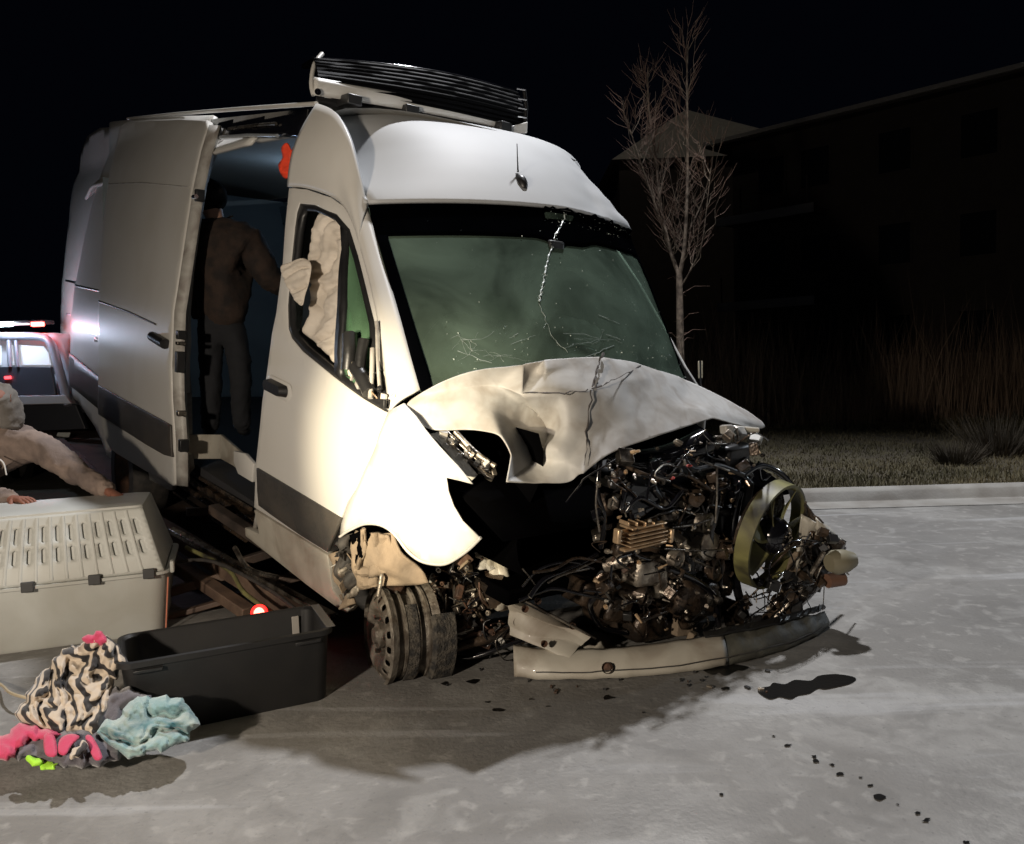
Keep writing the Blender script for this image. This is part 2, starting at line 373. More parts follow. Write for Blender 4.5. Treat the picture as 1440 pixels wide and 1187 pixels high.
for z in (3.0, 6.0):
    b = hbox('balcony', .2, 3.6, -1.3, -.01, z - .15, z + .02, M['siding'])
    mb = MB(); mb.add([], []); hb = hbox('band', .1, 3.7, -1.36, -1.3, z - .2, z + .1, M['trim'], b)
    for k in range(5): hbox('baluster', .25 + k * .8, .29 + k * .8, -1.34, -1.3, z + .1, z + 1.0, M['siding'], b)
for z in (1.0, 3.9, 6.8):
    for s in (1.0, 2.6, 5.2, 7.6, 10.0, 12.4):
        w = hbox('window', s, s + 1.1, -.04, -.01, z, z + 1.4, M['siding']); hbox('pane', s + .07, s + 1.03, -.06, -.045, z + .07, z + 1.33, M['night_window'], w)
# paler gabled wing to the left, farther off
a0 = D(985, 125, 36); a1 = D(1165, 185, 36); a2 = D(860, 190, 36)
wing = empty('annex', (a0.x, a0.y, 0), 'low pale gabled roof of the house wing seen behind the young tree', 'house')
zt = a0.z; z1 = D(1165, 212, 36).z
L0 = Vector((a2.x - a0.x, 0, 0)); R0_ = Vector((a1.x - a0.x + 1.0, 0, 0))
mb = MB(); mb.add([(L0.x, 0, z1), (R0_.x, 0, z1), (0, 3, zt), (0, 9, zt), (L0.x, 12, z1), (R0_.x, 12, z1)], [(0, 1, 2), (1, 5, 3, 2), (0, 2, 3, 4), (4, 3, 5)])
mb.build('roof', M['roofing'], wing, smooth=0)
mb = MB(); mb.box(((L0.x + R0_.x) / 2, 6, (z1 - .1) / 2), (abs(R0_.x - L0.x) - .8, 11, z1 - .1)); mb.build('wall', M['siding'], wing, smooth=0)

# ---------------------------------------------------------------- young birch
M['bark'] = mat('birch_bark', (.26, .205, .155), .8, col2=(.08, .06, .045), nscale=14, nmix=.9, bump=.4, bscale=30)
M['twigs'] = mat('birch_twigs', (.20, .13, .10), .8)
td = 9.3; base = D(957, 660, td); base = Vector((base.x, base.y, gz(base.x, base.y)))
tree = empty('birch_tree', base, 'young leafless birch with two upright leaders standing behind the windshield', 'tree')
def tp(px, py, dd=0): return D(px, py, td + dd) - base
rt = random.Random(5)
mb = MB(); mb.tube([(0, 0, -.03), tp(958, 600), tp(957, 520), tp(956, 440), tp(955, 385)], [.055, .05, .046, .042, .036], 10); mb.build('trunk', M['bark'], tree, smooth=60)
def limb(pts, r0, r1):
    P = smooth_poly(pts, 5, False); mb = MB(); n = len(P); mb.tube(P, [lerp(r0, r1, i / (n - 1)) for i in range(n)], 7); mb.build('limb', M['bark'], tree, smooth=60); return P
L1 = limb([tp(955, 388), tp(942, 350, .05), tp(930, 295, .1), tp(922, 225, .1), tp(912, 150, .1), tp(911, 95, .05)], .028, .006)
L2 = limb([tp(955, 388), tp(962, 350, -.05), tp(966, 280, -.1), tp(967, 190, -.1), tp(966, 110, -.1), tp(968, 58, -.1)], .028, .005)
L3 = limb([tp(938, 335), tp(915, 270, -.1), tp(895, 210, -.2), tp(880, 165, -.25)], .014, .004)
L4 = limb([tp(965, 330), tp(985, 290, .2), tp(998, 245, .3), tp(1006, 190, .4)], .010, .003)
L5 = limb([tp(960, 400), tp(985, 350, -.2), tp(994, 290, -.3), tp(1000, 235, -.4)], .010, .003)
cnt = 0
tw = MB()
for L, n in ((L1, 34), (L2, 34), (L3, 22), (L4, 10), (L5, 10)):
    for k in range(n):
        i = rt.uniform(.08, .97) * (len(L) - 1); p = L[int(i)].lerp(L[min(len(L) - 1, int(i) + 1)], i % 1); f_ = i / (len(L) - 1)
        a = rt.uniform(0, 2 * pi); ln = rt.uniform(.3, .8) * (1.1 - .6 * f_); d = Vector((cos(a), sin(a) * .8, 0)) * .62; up = rt.uniform(.7, 1.3)
        pts = [p]
        for s in range(1, 6):
            t = s / 5; pts.append(p + d * ln * (t ** .8) * .62 + Vector((0, 0, up * ln * t ** 1.2)) + Vector([rt.gauss(0, .012) for _ in range(3)]))
        mb = MB(); mb.tube(pts, [.005 * (1 - .7 * s / 5) for s in range(6)], 5); mb.build('branch', M['bark'], tree, smooth=60)
        for q in range(rt.randint(5, 8)):
            j = rt.randint(1, 4); p2 = pts[j].lerp(pts[j + 1], rt.random()); a2_ = a + rt.uniform(-1.2, 1.2); l2 = rt.uniform(.1, .3); d2 = Vector((cos(a2_), sin(a2_), rt.uniform(.5, 1.3))).normalized()
            tw.tube([p2, p2 + d2 * l2 * .5 + Vector((rt.gauss(0, .01), 0, .0)), p2 + d2 * l2 + Vector((0, 0, .03))], [.003, .0022, .001], 4, False)
# low hanging side twigs on the trunk
for k in range(16):
    p = tp(956, rt.uniform(395, 520)); a = rt.uniform(0, 2 * pi); d = Vector((cos(a), sin(a), .25)); l = rt.uniform(.2, .5)
    tw.tube([p, p + d * l * .5 + Vector((0, 0, .05)), p + d * l], [.004, .003, .001], 4, False)
o = tw.build('twig_spray', M['twigs'], tree, smooth=0); o['kind'] = 'stuff'

# marker post by the verge
b = D(985, 535, 8.2); b = Vector((b.x, b.y, 0)); zt = D(985, 512, 8.2).z; zb = D(985, 536, 8.2).z
post = empty('marker_post', (b.x, b.y, gz(b.x, b.y)), 'small pale reflective marker post standing between the tree and the hood', 'post')
mb = MB(); mb.tube([(0, 0, 0), (0, 0, zt - .08)], .014, 8); mb.build('pole', M['black'], post)
mb = MB(); mb.box((0, 0, (zt + zb) / 2 - .08), (.045, .02, zt - zb)); mb.build('reflector', mat('pale_reflector', (.75, .68, .5), .4), post, bevel=.003)
# ================================================================ THE WRECKED VAN
van = empty('van', mw=VM, label='white high-roof cargo van with smashed front, torn hood and open sliding door', cat='van')
ZS = [.3, .45, .7, 1.2, 1.5, 2.0, 2.35, 2.55, 2.8]; WS = [.95, .975, 1.0, .995, .965, .875, .80, .745, .66]
def W(x, z):
    w = interp(z, ZS, WS)
    if x < 1.35: w -= .17 * ((1.35 - max(x, .1)) / .95) ** 2
    if z > 1.35: w -= .06 * sstep(.0, .28, (1.12 + (z - 1.39) * .95) - x + .12)
    if x > 6.7: w -= .12 * ((min(x, 7.4) - 6.7) / .6) ** 2
    return w
def side(px, py, off=0.0):
    y = .95
    for _ in range(40):
        p = PY(px, py, y); y = lerp(y, W(p.x, p.z) + off, .4)
    return PY(px, py, y)
def sxz(pts, off=0.0): return [(lambda p: (p.x, p.z))(side(a, b, off)) for a, b in pts]
def side_panel(name, outline, m, holes=(), off=0.0, step=.05, thick=.02, parent=van, fn=None, **kw):
    P = sxz(outline, off); H = [sxz(h, off) for h in holes]; v, f = tri(P, H, step)
    vs = [Vector((q.x, W(q.x, q.y) + off + (fn(q.x, q.y) if fn else 0), q.y)) for q in v]
    mb = MB(); mb.add(vs, f)
    bm_fix = mb; o = mb.build(name, m, parent, smooth=180)
    # outside faces +y
    me = o.data; n = sum(p.normal.y * p.area for p in me.polygons)
    if n < 0: me.flip_normals()
    mm = o.modifiers.new('solid', 'SOLIDIFY'); mm.thickness = thick; mm.offset = -1
    if kw.get('bevel'): m2 = o.modifiers.new('bev', 'BEVEL'); m2.width = kw['bevel']; m2.segments = 2; m2.limit_method = 'ANGLE'; m2.angle_limit = RAD(50)
    return o
def crv(pts, n=4): return [(p.x, p.y) for p in smooth_poly([Vector((a, b, 0)) for a, b in pts], n, False)]

# ---- front door with window opening
door_o = [(406, 264), (431, 266), (465, 277), (484, 290), (496, 310), (508, 345), (520, 395), (531, 446), (540, 510), (548, 580),
          (530, 625), (512, 660), (501, 686), (488, 706), (479, 730), (468, 755), (460, 778), (357, 714), (358, 690), (359, 655), (365, 600), (374, 530), (388, 440), (397, 370)]
win_o = [(421, 286), (442, 288), (473, 301), (491, 322), (503, 360), (513, 400), (526, 453), (531, 500), (546, 572), (549, 582), (540, 578), (511, 561), (469, 530), (425, 494), (410, 476), (405, 462), (404, 430), (408, 378), (414, 320), (417, 298)]
door = side_panel('front_door', door_o, M['paint'], [win_o], .004, .05, .05, bevel=.006)
def mould_fn(x, z): return .006
low_o = [(357, 717), (412, 751), (460, 781), (463, 800), (467, 828), (480, 845), (492, 856), (487, 862), (478, 858), (430, 822), (390, 790), (345, 754), (344, 742), (364, 751), (361, 735)]
side_panel('door_sill_panel', low_o, M['paint_dirty'], (), .0, .04, .04, bevel=.004)
st_o = [(360, 658), (400, 682), (440, 706), (478, 729), (470, 752), (460, 777), (420, 752), (380, 724), (363, 711), (361, 690)]
side_panel('belt_moulding', st_o, M['moulding'], (), .016, .05, .016, parent=door, bevel=.004)
# window frame (black rubber ring), divider bar
inner = lambda P, k: [(lambda c: (c[0] + (p[0] - c[0]) * k, c[1] + (p[1] - c[1]) * k))((463, 425)) for p in P]
win_in = [(428, 296), (444, 297), (470, 308), (485, 326), (497, 364), (507, 404), (519, 456), (523, 505), (520, 545), (508, 549), (472, 520), (430, 485), (417, 470), (412, 458), (411, 430), (415, 378), (421, 325), (425, 304)]
side_panel('window_frame', win_o, M['black'], [win_in], .0, .04, .03, parent=door)
bar_o = [(478, 318), (487, 324), (488, 350), (484, 430), (479, 535), (470, 524), (474, 430), (480, 350)]
side_panel('window_divider', bar_o, M['black'], (), .004, .04, .03, parent=door)
q_o = [(487, 332), (500, 372), (512, 425), (520, 460), (521, 540), (508, 549), (480, 524), (484, 430)]
side_panel('quarter_glass', q_o, M['side_glass'], (), -.012, .05, .004, parent=door)
# rear strip of broken window pane
side_panel('broken_pane', [(413, 360), (424, 372), (426, 420), (424, 452), (420, 470), (412, 460), (411, 420)], M['clear'], (), -.02, .05, .004, parent=door)
# door handle in its cup
h = side(395, 545); 
def pill(name, a, b, r, dep, m, par, off, sx=1):
    A = side(*a); B = side(*b); mb = MB(); d = (B - A); L = d.length; d.normalize(); n = Vector((0, 1, 0)); u = d.cross(n).normalized()
    c = (A + B) / 2 + n * off; prof = []
    for k in range(20):
        q = 2 * pi * k / 20; prof.append(d * (math.copysign(max(0, L / 2 - r), cos(q)) + cos(q) * r) + u * sin(q) * r * sx)
    mb.add([c + p * .85 + n * dep for p in prof] + [c + p for p in prof] , [tuple(range(20))] + [(k, 20 + k, 20 + (k + 1) % 20, (k + 1) % 20) for k in range(20)] + [tuple(range(39, 19, -1))])
    return mb.build(name, m, par, smooth=50, recalc=True)
pill('handle_cup', (376, 538), (412, 556), .046, .005, M['paint'], door, .004)
hd = pill('handle', (381, 539), (408, 552), .028, .035, M['black'], door, .012); hd['label'] = 'black door pull handle'

# ---- upper side above the door (high roof side), from B pillar to windshield corner
E = [PY(447, 147, .745), PY(468, 155, .765), PY(482, 172, .775), PY(494, 198, .785), PY(503, 232, .79), PY(511, 268, .79), PY(516, 292, .79)]
E = smooth_poly(E, 4, False)
Bs = smooth_poly([side(406, 263), side(431, 264.5), side(465, 275), side(484, 288), side(497, 309), side(506, 335), side(510, 352)], 4, False)
mb = MB(); nE = len(E) - 1; nB = len(Bs) - 1
def up_fn(u, v):
    i = u * nE; a = E[min(nE - 1, int(i))].lerp(E[min(nE, int(i) + 1)], i - min(nE - 1, int(i)))
    j = u * nB; b = Bs[min(nB - 1, int(j))].lerp(Bs[min(nB, int(j) + 1)], j - min(nB - 1, int(j)))
    p = a.lerp(b, v); p.y += .035 * sin(pi * v) * (1 - .5 * u); return p
mb.grid(up_fn, 28, 12)
o = mb.build('upper_side_panel', M['paint'], van, smooth=180, solid=.02, off=0)
# B pillar return behind the door edge (faces the opening)
mb = MB(); pts = [(447, 148), (430, 200), (407, 263), (397, 370), (388, 440), (374, 530), (365, 600), (359, 655), (357, 715), (350, 752)]
P = [side(*p) for p in pts]
mb.grid(lambda u, v: (lambda i: P[min(8, int(i))].lerp(P[min(9, int(i) + 1)], i - min(8, int(i))) + Vector((.015 + .10 * v, -.03 - .12 * v, 0)))(u * 9), 18, 3)
mb.build('door_pillar', M['inner_metal'], van, smooth=180, solid=.02, off=0)

# ---- A pillar outer skin between the door seam and the windshield
ap1 = [(509, 350), (521, 393), (532, 445), (541, 510), (549, 578)]; ap2 = [(517, 294), (539, 368), (562, 445), (577, 500), (591, 549)]
a1 = smooth_poly([side(*p) for p in ap1], 5, False)
wl = smooth_poly([PY(517, 294, .785), PY(539, 368, .81), PY(562, 445, .845), PY(577, 500, .865), PY(591, 549, .885)], 5, False)
n = len(a1) - 1
mb = MB(); mb.grid(lambda u, v: (lambda i: a1[i].lerp(wl[i], v) + Vector((0, .02 * sin(pi * v), 0)))(round(u * n)), n, 6)
# small top piece joining to the roof corner
mb.build('windshield_pillar', M['paint'], van, smooth=180, solid=.015, off=0)

# ---- rear quarter (near side), rear doors and far side
rq = [(300, 162), (240, 163), (177, 169), (140, 180), (122, 192), (112, 215), (104, 255), (97, 310), (90, 370), (86, 425), (85, 470), (88, 500), (97, 540), (110, 565), (133, 600), (150, 640), (170, 655), (240, 690), (262, 640), (262, 480), (270, 300), (288, 190)]
side_panel('rear_quarter', rq, M['paint'], (), 0, .09, .03)
side_panel('rear_moulding', [(87, 487), (100, 499), (138, 530), (180, 560), (180, 600), (138, 575), (102, 545), (95, 535)], M['moulding'], (), .014, .08, .014)
side_panel('panel_seam', [(92, 393), (141, 408), (141, 411), (92, 396)], M['black'], (), .003, .05, .003)
for lab_, pq in (('side_marker', [(93, 440), (99, 441), (99, 444), (93, 443)]), ('side_marker', [(132, 474), (138, 475), (138, 481), (132, 480)])):
    side_panel(lab_, pq, mat('pale_marker', (.7, .7, .75), .3), (), .006, .05, .004)
mb = MB()
def far(u, v):
    x = lerp(1.12, 7.25, u); z = lerp(.42, interp(x, [1.1, 1.3, 1.62, 1.9, 2.4], [1.28, 1.48, 1.94, 2.22, 2.50]), v); return Vector((x, -W(x, z), z))
mb.grid(far, 40, 20); mb.build('far_side_wall', M['paint'], van, smooth=180, solid=.02, off=0)
mb = MB(); mb.grid(lambda u, v: (lambda z, s: Vector((7.27 - .12 * (z > 2.3) * (z - 2.3), s * (W(6.8, z) - .14), z)))(lerp(.5, 2.6, v), u * 2 - 1), 16, 16); mb.build('rear_door', M['paint'], van, smooth=180, solid=.03, off=0)
# ---- cargo space seen through the door
mb = MB(); mb.box((3.9, 0, .56), (5.2, 1.8, .05)); mb.build('cargo_floor', M['interior_dark'], van)
mb = MB(); mb.grid(lambda u, v: (lambda x, z: Vector((x, -W(x, z) + .06, z)))(lerp(2.0, 7.1, u), lerp(.58, 2.45, v)), 30, 14); mb.build('cargo_wall', M['interior_blue'], van, smooth=180)
mb = MB(); mb.grid(lambda u, v: Vector((lerp(2.0, 7.1, u), lerp(-.72, .72, v), 2.60 - .06 * abs(v * 2 - 1) ** 3)), 10, 10); mb.build('cargo_ceiling', mat('cargo_ceiling_panel', (.5, .48, .44), .7), van, smooth=180)
mb = MB(); mb.grid(lambda u, v: Vector((6.2 + .1 * sin(u * 3), lerp(-.85, .85, u), lerp(.58, 2.5, v))), 10, 10); mb.build('cargo_rear_wall', M['interior_blue'], van, smooth=180)
def onfar(px, py, y=-.70): return PY(px, py, y)
# raised rounded panel and dark ribs on the far wall
def far_strip(name, pts, w, m, y=-.74, dep=.03):
    P = [PY(a, b, y) for a, b in pts]; mb = MB(); mb.tube(smooth_poly(P, 4, False), w, 8); return mb.build(name, m, van, smooth=60)
mb_dark = mat('dark_wall_trim', (.03, .04, .05), .5)
far_strip('wall_rib', [(300, 232), (335, 236), (352, 250), (358, 290), (360, 350)], .016, M['interior_blue'])
far_strip('wall_strap', [(352, 236), (362, 245), (364, 288)], .025, mb_dark)
P = [PY(a, b, -.76) for a, b in ((366, 290), (406, 294), (400, 316), (366, 314))]
mb = MB(); mb.add([p for p in P], [(0, 1, 2, 3)]); mb.build('wall_recess', mb_dark, van, solid=.02, off=0)
P = [PY(a, b, -.76) for a, b in ((366, 330), (398, 334), (392, 350), (366, 348))]
mb = MB(); mb.add([p for p in P], [(0, 1, 2, 3)]); mb.build('wall_recess', mb_dark, van, solid=.02, off=0)
# overhead door rail (dark opening above the door) with shiny track
P1 = [side(298, 170), side(430, 154)]; 
rail_o = [(296, 168), (340, 163), (432, 153), (424, 190), (340, 192), (303, 195)]
side_panel('door_header', rail_o, M['gloss_black'], (), .012, .06, .02)
def bar(name, pts, r, m, off=0.0, par=van, n=8):
    mb = MB(); mb.tube([side(a, b, off) for a, b in pts], r, n); return mb.build(name, m, par, smooth=60)
bar('door_track', [(322, 181), (360, 176), (388, 174)], .009, M['steel'], .025)
bar('door_track', [(310, 193), (350, 190), (390, 191)], .010, mat('bright_seal', (.6, .65, .7), .25, metal=.6), .025)
bar('roof_gutter', [(180, 167), (250, 160), (340, 153), (445, 146)], .012, M['paint'], .01)
# rear post of the opening just ahead of the slid-back door
side_panel('opening_edge', [(296, 180), (304, 190), (288, 230), (272, 300), (262, 380), (256, 460), (258, 560), (262, 660), (246, 680), (240, 600), (242, 450), (262, 260)], M['inner_metal'], (), .01, .06, .05)
# red-orange glove-like rag hanging at the top front corner of the opening
rag = smooth_poly([Vector((a, b, 0)) for a, b in ((404, 201), (410, 212), (414, 206), (413, 225), (408, 240), (404, 251), (396, 246), (392, 232), (398, 222), (396, 208))], 3)
v, f = tri([(p.x, p.y) for p in rag], [], 3); mb = MB(); mb.add([PY(q.x, q.y, .80 + .012 * noise.noise(Vector((q.x * .2, q.y * .2, 0)))) for q in v], f)
o = mb.build('rag', mat('orange_red_cloth', (.85, .07, .025), .7, emis=None), None, smooth=180, solid=.006, off=0); o.matrix_world = VM
tag(o, 'bright orange-red rag hanging at the top front corner of the side doorway', 'rag')

# ---- sliding door, slid back and standing proud of the side
sl_off = .085
sl_o = [(177, 171), (215, 168), (252, 166), (290, 168), (292, 178), (281, 212), (269, 268), (257, 346), (249, 400), (243, 437), (240, 514), (241, 560), (245, 620), (246, 682), (243, 684), (204, 663), (156, 634), (144, 610), (138, 576), (138, 500), (138, 418), (144, 322), (151, 260), (163, 202), (168, 176)]
def sl_fn(x, z): return .012 * sstep(2.05, 2.25, z) * 0
sdoor = side_panel('sliding_door', sl_o, M['paint'], (), sl_off, .07, .09, bevel=.012)
side_panel('belt_moulding', [(138, 542), (170, 560), (225, 590), (239, 598), (241, 643), (230, 640), (204, 625), (165, 600), (138, 583)], M['moulding'], (), sl_off + .014, .06, .014, parent=sdoor, bevel=.004)
side_panel('door_crease', [(138, 422), (180, 437), (219, 455), (219, 457.5), (180, 440), (138, 425)], M['moulding'], (), sl_off + .002, .05, .002, parent=sdoor)
side_panel('door_crease', [(152, 258), (200, 256), (266, 262), (266, 263.5), (200, 257.5), (152, 259.5)], M['inner_metal'], (), sl_off + .001, .05, .001, parent=sdoor)
A = (214, 472); B_ = (232, 485)
hh = PY(214, 473, 1.09); hk = PY(232, 484, 1.09); mb = MB(); mb.tube([hh, hk], .03, 12); o = mb.build('handle', M['black'], sdoor)
# jamb of the sliding door's leading edge with latches
jp = [(292, 176), (281, 212), (269, 268), (257, 346), (249, 400), (243, 437), (240, 514), (241, 560), (245, 620), (246, 682)]
J = [side(a, b, sl_off) for a, b in jp]
mb = MB(); mb.grid(lambda u, v: (lambda i: J[min(8, int(i))].lerp(J[min(9, int(i) + 1)], i - min(8, int(i))) + Vector((-.006 - .05 * v, -.01 - .05 * v, 0)))(u * 9), 27, 2)
mb.build('door_edge', M['inner_metal'], sdoor, smooth=180, solid=.012, off=0)
def jbox(py_, h_, m, name='latch', w_=.04):
    xs_ = interp(py_, [p[1] for p in jp], [p[0] for p in jp]); p = side(xs_ + 5, py_, sl_off); mb = MB(); mb.box(p + Vector((-.04, -.02, 0)), (w_, .05, h_)); return mb.build(name, m, sdoor, bevel=.004)
jbox(470, .05, M['black']); jbox(482, .02, M['steel'], 'striker'); jbox(508, .12, M['black']); jbox(580, .03, M['steel'], 'striker'); jbox(625, .07, M['black'], 'roller'); jbox(275, .07, M['black'], 'roller')
mb = MB(); p = PY(272, 277, 1.04); mb.tube([p, p + Vector((-.05, 0, 0))], .012, 8); mb.build('guide_pin', mat('bright_pin', (.8, .8, .85), .2, metal=1), sdoor)

# ---- step well and sill rails below the doorway
def quad3(name, P, m, par=van, solid=.02): 
    mb = MB(); mb.add(P, [tuple(range(len(P)))]); return mb.build(name, m, par, solid=solid, off=0, bevel=.003)
quad3('step_riser', [PX(264, 611, 3.35), PX(312, 611, 3.35), PX(312, 645, 3.35), PX(264, 645, 3.35)], M['paint_dirty'])
s1 = [PY(312, 611, .80), PY(336, 632, .82), PY(360, 655, .86), PY(358, 676, .86), PY(330, 655, .82), PY(312, 645, .80)]
quad3('step_side', s1, M['paint_dirty'])
quad3('step_lip', [PY(331, 634, .93), PY(347, 638, .93), PY(359, 652, .93), PY(357, 678, .93), PY(337, 666, .93), PY(331, 650, .93)], M['paint'])
mb = MB()
for (a, b, r_) in (((250, 678), (352, 748), .018), ((262, 660), (352, 716), .012), ((245, 692), (346, 760), .012)):
    mb = MB(); mb.tube([PY(*a, .9), PY(*b, .93)], r_, 8); mb.build('sill_rail', M['oily'], van)
mb = MB(); mb.box((3.6, 0, .42), (3.6, 1.7, .05)); mb.build('underbody', M['oily'], van)
for y in (-.45, .45):
    mb = MB(); mb.box((4.4, y, .36), (5.4, .09, .14)); mb.build('chassis_rail', M['oily'], van, bevel=.01)
for k, (a, b) in enumerate((((268, 655), (338, 690)), ((285, 650), (345, 678)), ((300, 690), (352, 725)))):
    mb = MB(); mb.tube(smooth_poly([PY(*a, .7), PY((a[0] + b[0]) / 2, (a[1] + b[1]) / 2 - 4, .72), PY(*b, .75)], 4, False), .016, 8); mb.build('brake_line', M['steel'], van)
# rear wheel
rw = PY(196, 662, .93); 
mb = MB(); mb.lathe(rw, (0, 1, 0), [(-.12, .22), (-.12, .33), (-.08, .36), (.08, .36), (.12, .33), (.12, .22)], 40)
rwo = mb.build('rear_wheel', M['rubber'], van, smooth=40, recalc=True)
mb = MB(); mb.lathe(rw, (0, 1, 0), [(.115, .225), (.09, .2), (.05, .15), (.07, .05), (.07, .001)], 32); mb.build('rim', M['rust'], rwo, smooth=40, recalc=True)

# ---- fender (near side)
fo = [(549, 578), (560, 573), (573, 567), (590, 585), (603, 603), (625, 628), (650, 655), (672, 680), (652, 675), (634, 671), (637, 690), (644, 711), (655, 732), (676, 756), (660, 772), (642, 785), (626, 793), (608, 793), (590, 788), (573, 775), (558, 755), (545, 743), (530, 737), (512, 737), (497, 743), (486, 749), (478, 754), (480, 731), (489, 707), (502, 687), (513, 661), (531, 626)]
def fen_fn(x, z):
    return .02 * sstep(1.2, .8, x) * sstep(.8, 1.1, z) + .008 * noise.noise(Vector((x * 5, z * 5, 0)))
fender = side_panel('front_fender', fo, M['paint'], (), .002, .04, .006, fn=fen_fn)
mb = MB()
# wheel arch lip
al = [side(a, b, .004) for a, b in ((478, 755), (486, 749), (497, 743), (512, 737), (530, 737), (545, 743), (558, 755), (573, 775), (590, 788), (608, 793), (626, 793), (642, 785), (660, 772), (676, 756))]
mb.tube(smooth_poly(al, 3, False), .006, 6); mb.build('arch_lip', M['paint'], fender, smooth=60)

# ---- windshield
wbl, wbr = PY(591, 549, .885), PY(966, 540, -.86); wtl, wtr = wl[0].copy(), PY(885, 322, -.77)
def ws(u, v, off=0.0):                      # u 0 near side .. 1 far side, v 0 bottom .. 1 top
    v2 = lerp(-.12, 1, v); p = wbl.lerp(wbr, u).lerp(wtl.lerp(wtr, u), v2); q = 1 - (2 * u - 1) ** 2
    p.x -= lerp(.20, .17, v2) * q ** .8 + off * .75; p.z += .035 * q + off * .6 + (.015 if v > .97 else 0)
    g = sstep(.55, 1, u) * sstep(.6, 1, v); p.z -= .03 * g + .012 * g * noise.noise(Vector((u * 30, v * 20, 1)))
    d = sstep(.5, 0, v) * (.02 * noise.noise(Vector((u * 7, v * 9, 4)))); p.x += d
    return p
mb = MB(); mb.grid(lambda u, v: ws(u, v), 50, 36); wsh = mb.build('windshield', M['windshield'], van, smooth=180)
def fr(name, u0, u1, v0, v1, fn=None, off=.004, nu=40, nv=6):
    mb = MB(); mb.grid(lambda a, b: ws(lerp(u0, u1, a), lerp(fn(lerp(u0, u1, a)) if fn else v0, v1, b), off), nu, nv); return mb.build(name, M['frit'], wsh, smooth=180, solid=.002)
M['frit'] = mat('black_glass_border', (.0006, .0007, .001), .6, spec=0, col2=(.0012, .0014, .002), nscale=4)
fr('top_border', 0, 1, .84, 1.0, lambda u: .845 - .03 * sstep(.45, .52, u) * (1 - sstep(.62, .7, u)) + .0 * u)
fr('side_border', 0, .024, 0, .85, None, .004, 4, 20); fr('side_border', .965, 1, 0, .85, None, .004, 4, 20)
# ---- roof cap (high roof front) and main roof
CZ = [(1.47, 2.125), (1.54, 2.205), (1.63, 2.30), (1.74, 2.395), (1.88, 2.485), (2.05, 2.555), (2.28, 2.61), (2.5, 2.635), (3.0, 2.655)]
CZ = [(p.x, p.y) for p in smooth_poly([Vector((a, b, 0)) for a, b in CZ], 4, False)]
def capf(u, v, raw=False):
    k = u * (len(CZ) - 1); i = min(len(CZ) - 2, int(k)); t = k - i; x = lerp(CZ[i][0], CZ[i + 1][0], t); z = lerp(CZ[i][1], CZ[i + 1][1], t)
    s = (v * 2 - 1); y = s * (.79 - .04 * sstep(1.9, 2.3, x)); q = abs(s)
    back = lerp(.19, .30, sstep(0, .4, u)) * q ** 2.6 * (1 - sstep(.35, .8, u)); dz = lerp(.05, .14, sstep(0, .5, u)) * q ** 5 + .03 * q * q
    x += back; z -= dz
    if s < -.2:                                                   # dented far corner
        g = (abs(s) - .2) / .8; x += .04 * noise.noise(Vector((y * 6, u * 9, 0))) * g * (1 - u)
    z += .05 * (1 - s) * lerp(1, .8, u)
    if s < 0: y *= 1 + .08 * sstep(0, .3, u); z += .09 * q ** 4 * sstep(0, .5, u)
    p = Vector((x, y, z))
    if raw: return p
    w0 = ws(1 - v, 1.0, .006) + Vector((0, 0, .004)); return p + (w0 - capf(0, v, True)) * (1 - sstep(0, .55, u))
mb = MB(); mb.grid(capf, 44, 44); mb.build('roof_cap', M['paint_dull'], van, smooth=180, solid=.02, off=0)
# strip closing cap edge to side panel
capE = [capf(i / 44, 1) for i in range(45)]
mb = MB()
def clos(u, v):
    i = u * 27; a = capE[int(u * 33)]; k = u * nE; j = min(nE - 1, int(nE - k) if k > 0 else nE - 1); kk = nE - k; j = min(nE - 1, max(0, int(kk))); b = E[j].lerp(E[j + 1], kk - j)
    return a.lerp(b, v) + Vector((0, .012 * sin(pi * v), .012 * sin(pi * v)))
mb.grid(clos, 33, 4); mb.build('roof_side_seam', M['paint_dull'], van, smooth=180, solid=.015, off=0)
def roof(u, v):
    x = lerp(3.0, 7.28, u); s = v * 2 - 1; q = abs(s)
    z = 2.655 - .03 * q * q - .155 * q ** 6 - .10 * sstep(6.9, 7.3, x) ** 2; y = s * .78
    z += .006 * max(0, sin(s * 22)) * (q < .75) + .04 * (1 - s) - .0
    return Vector((x, y, z))
mb = MB(); mb.grid(roof, 40, 60)
mb.build('roof', M['paint'], van, smooth=180, solid=.02, off=0)

def vsurf(px, py):                          # where the line of sight meets the windshield
    best = None
    for i in range(61):
        for j in range(41):
            u, v = i / 60, j / 40; p = wproj[i][j]; d = (p[0] - px) ** 2 + (p[1] - py) ** 2
            if best is None or d < best[0]: best = (d, u, v)
    return best[1], best[2]
def scr(p):
    q = v2w(p) - O; z = q.dot(FW); return (CX + F_PX * q.dot(RT) / z, CY - F_PX * q.dot(UP) / z)
wproj = [[scr(ws(i / 60, j / 40)) for j in range(41)] for i in range(61)]
rc = random.Random(11)
# sensor block behind the glass, top middle
u, v = vsurf(784, 350); p = ws(u, v, -.03); mb = MB(); mb.box(p, (.05, .09, .10)); mb.build('mirror_mount', M['black'], wsh, bevel=.01)
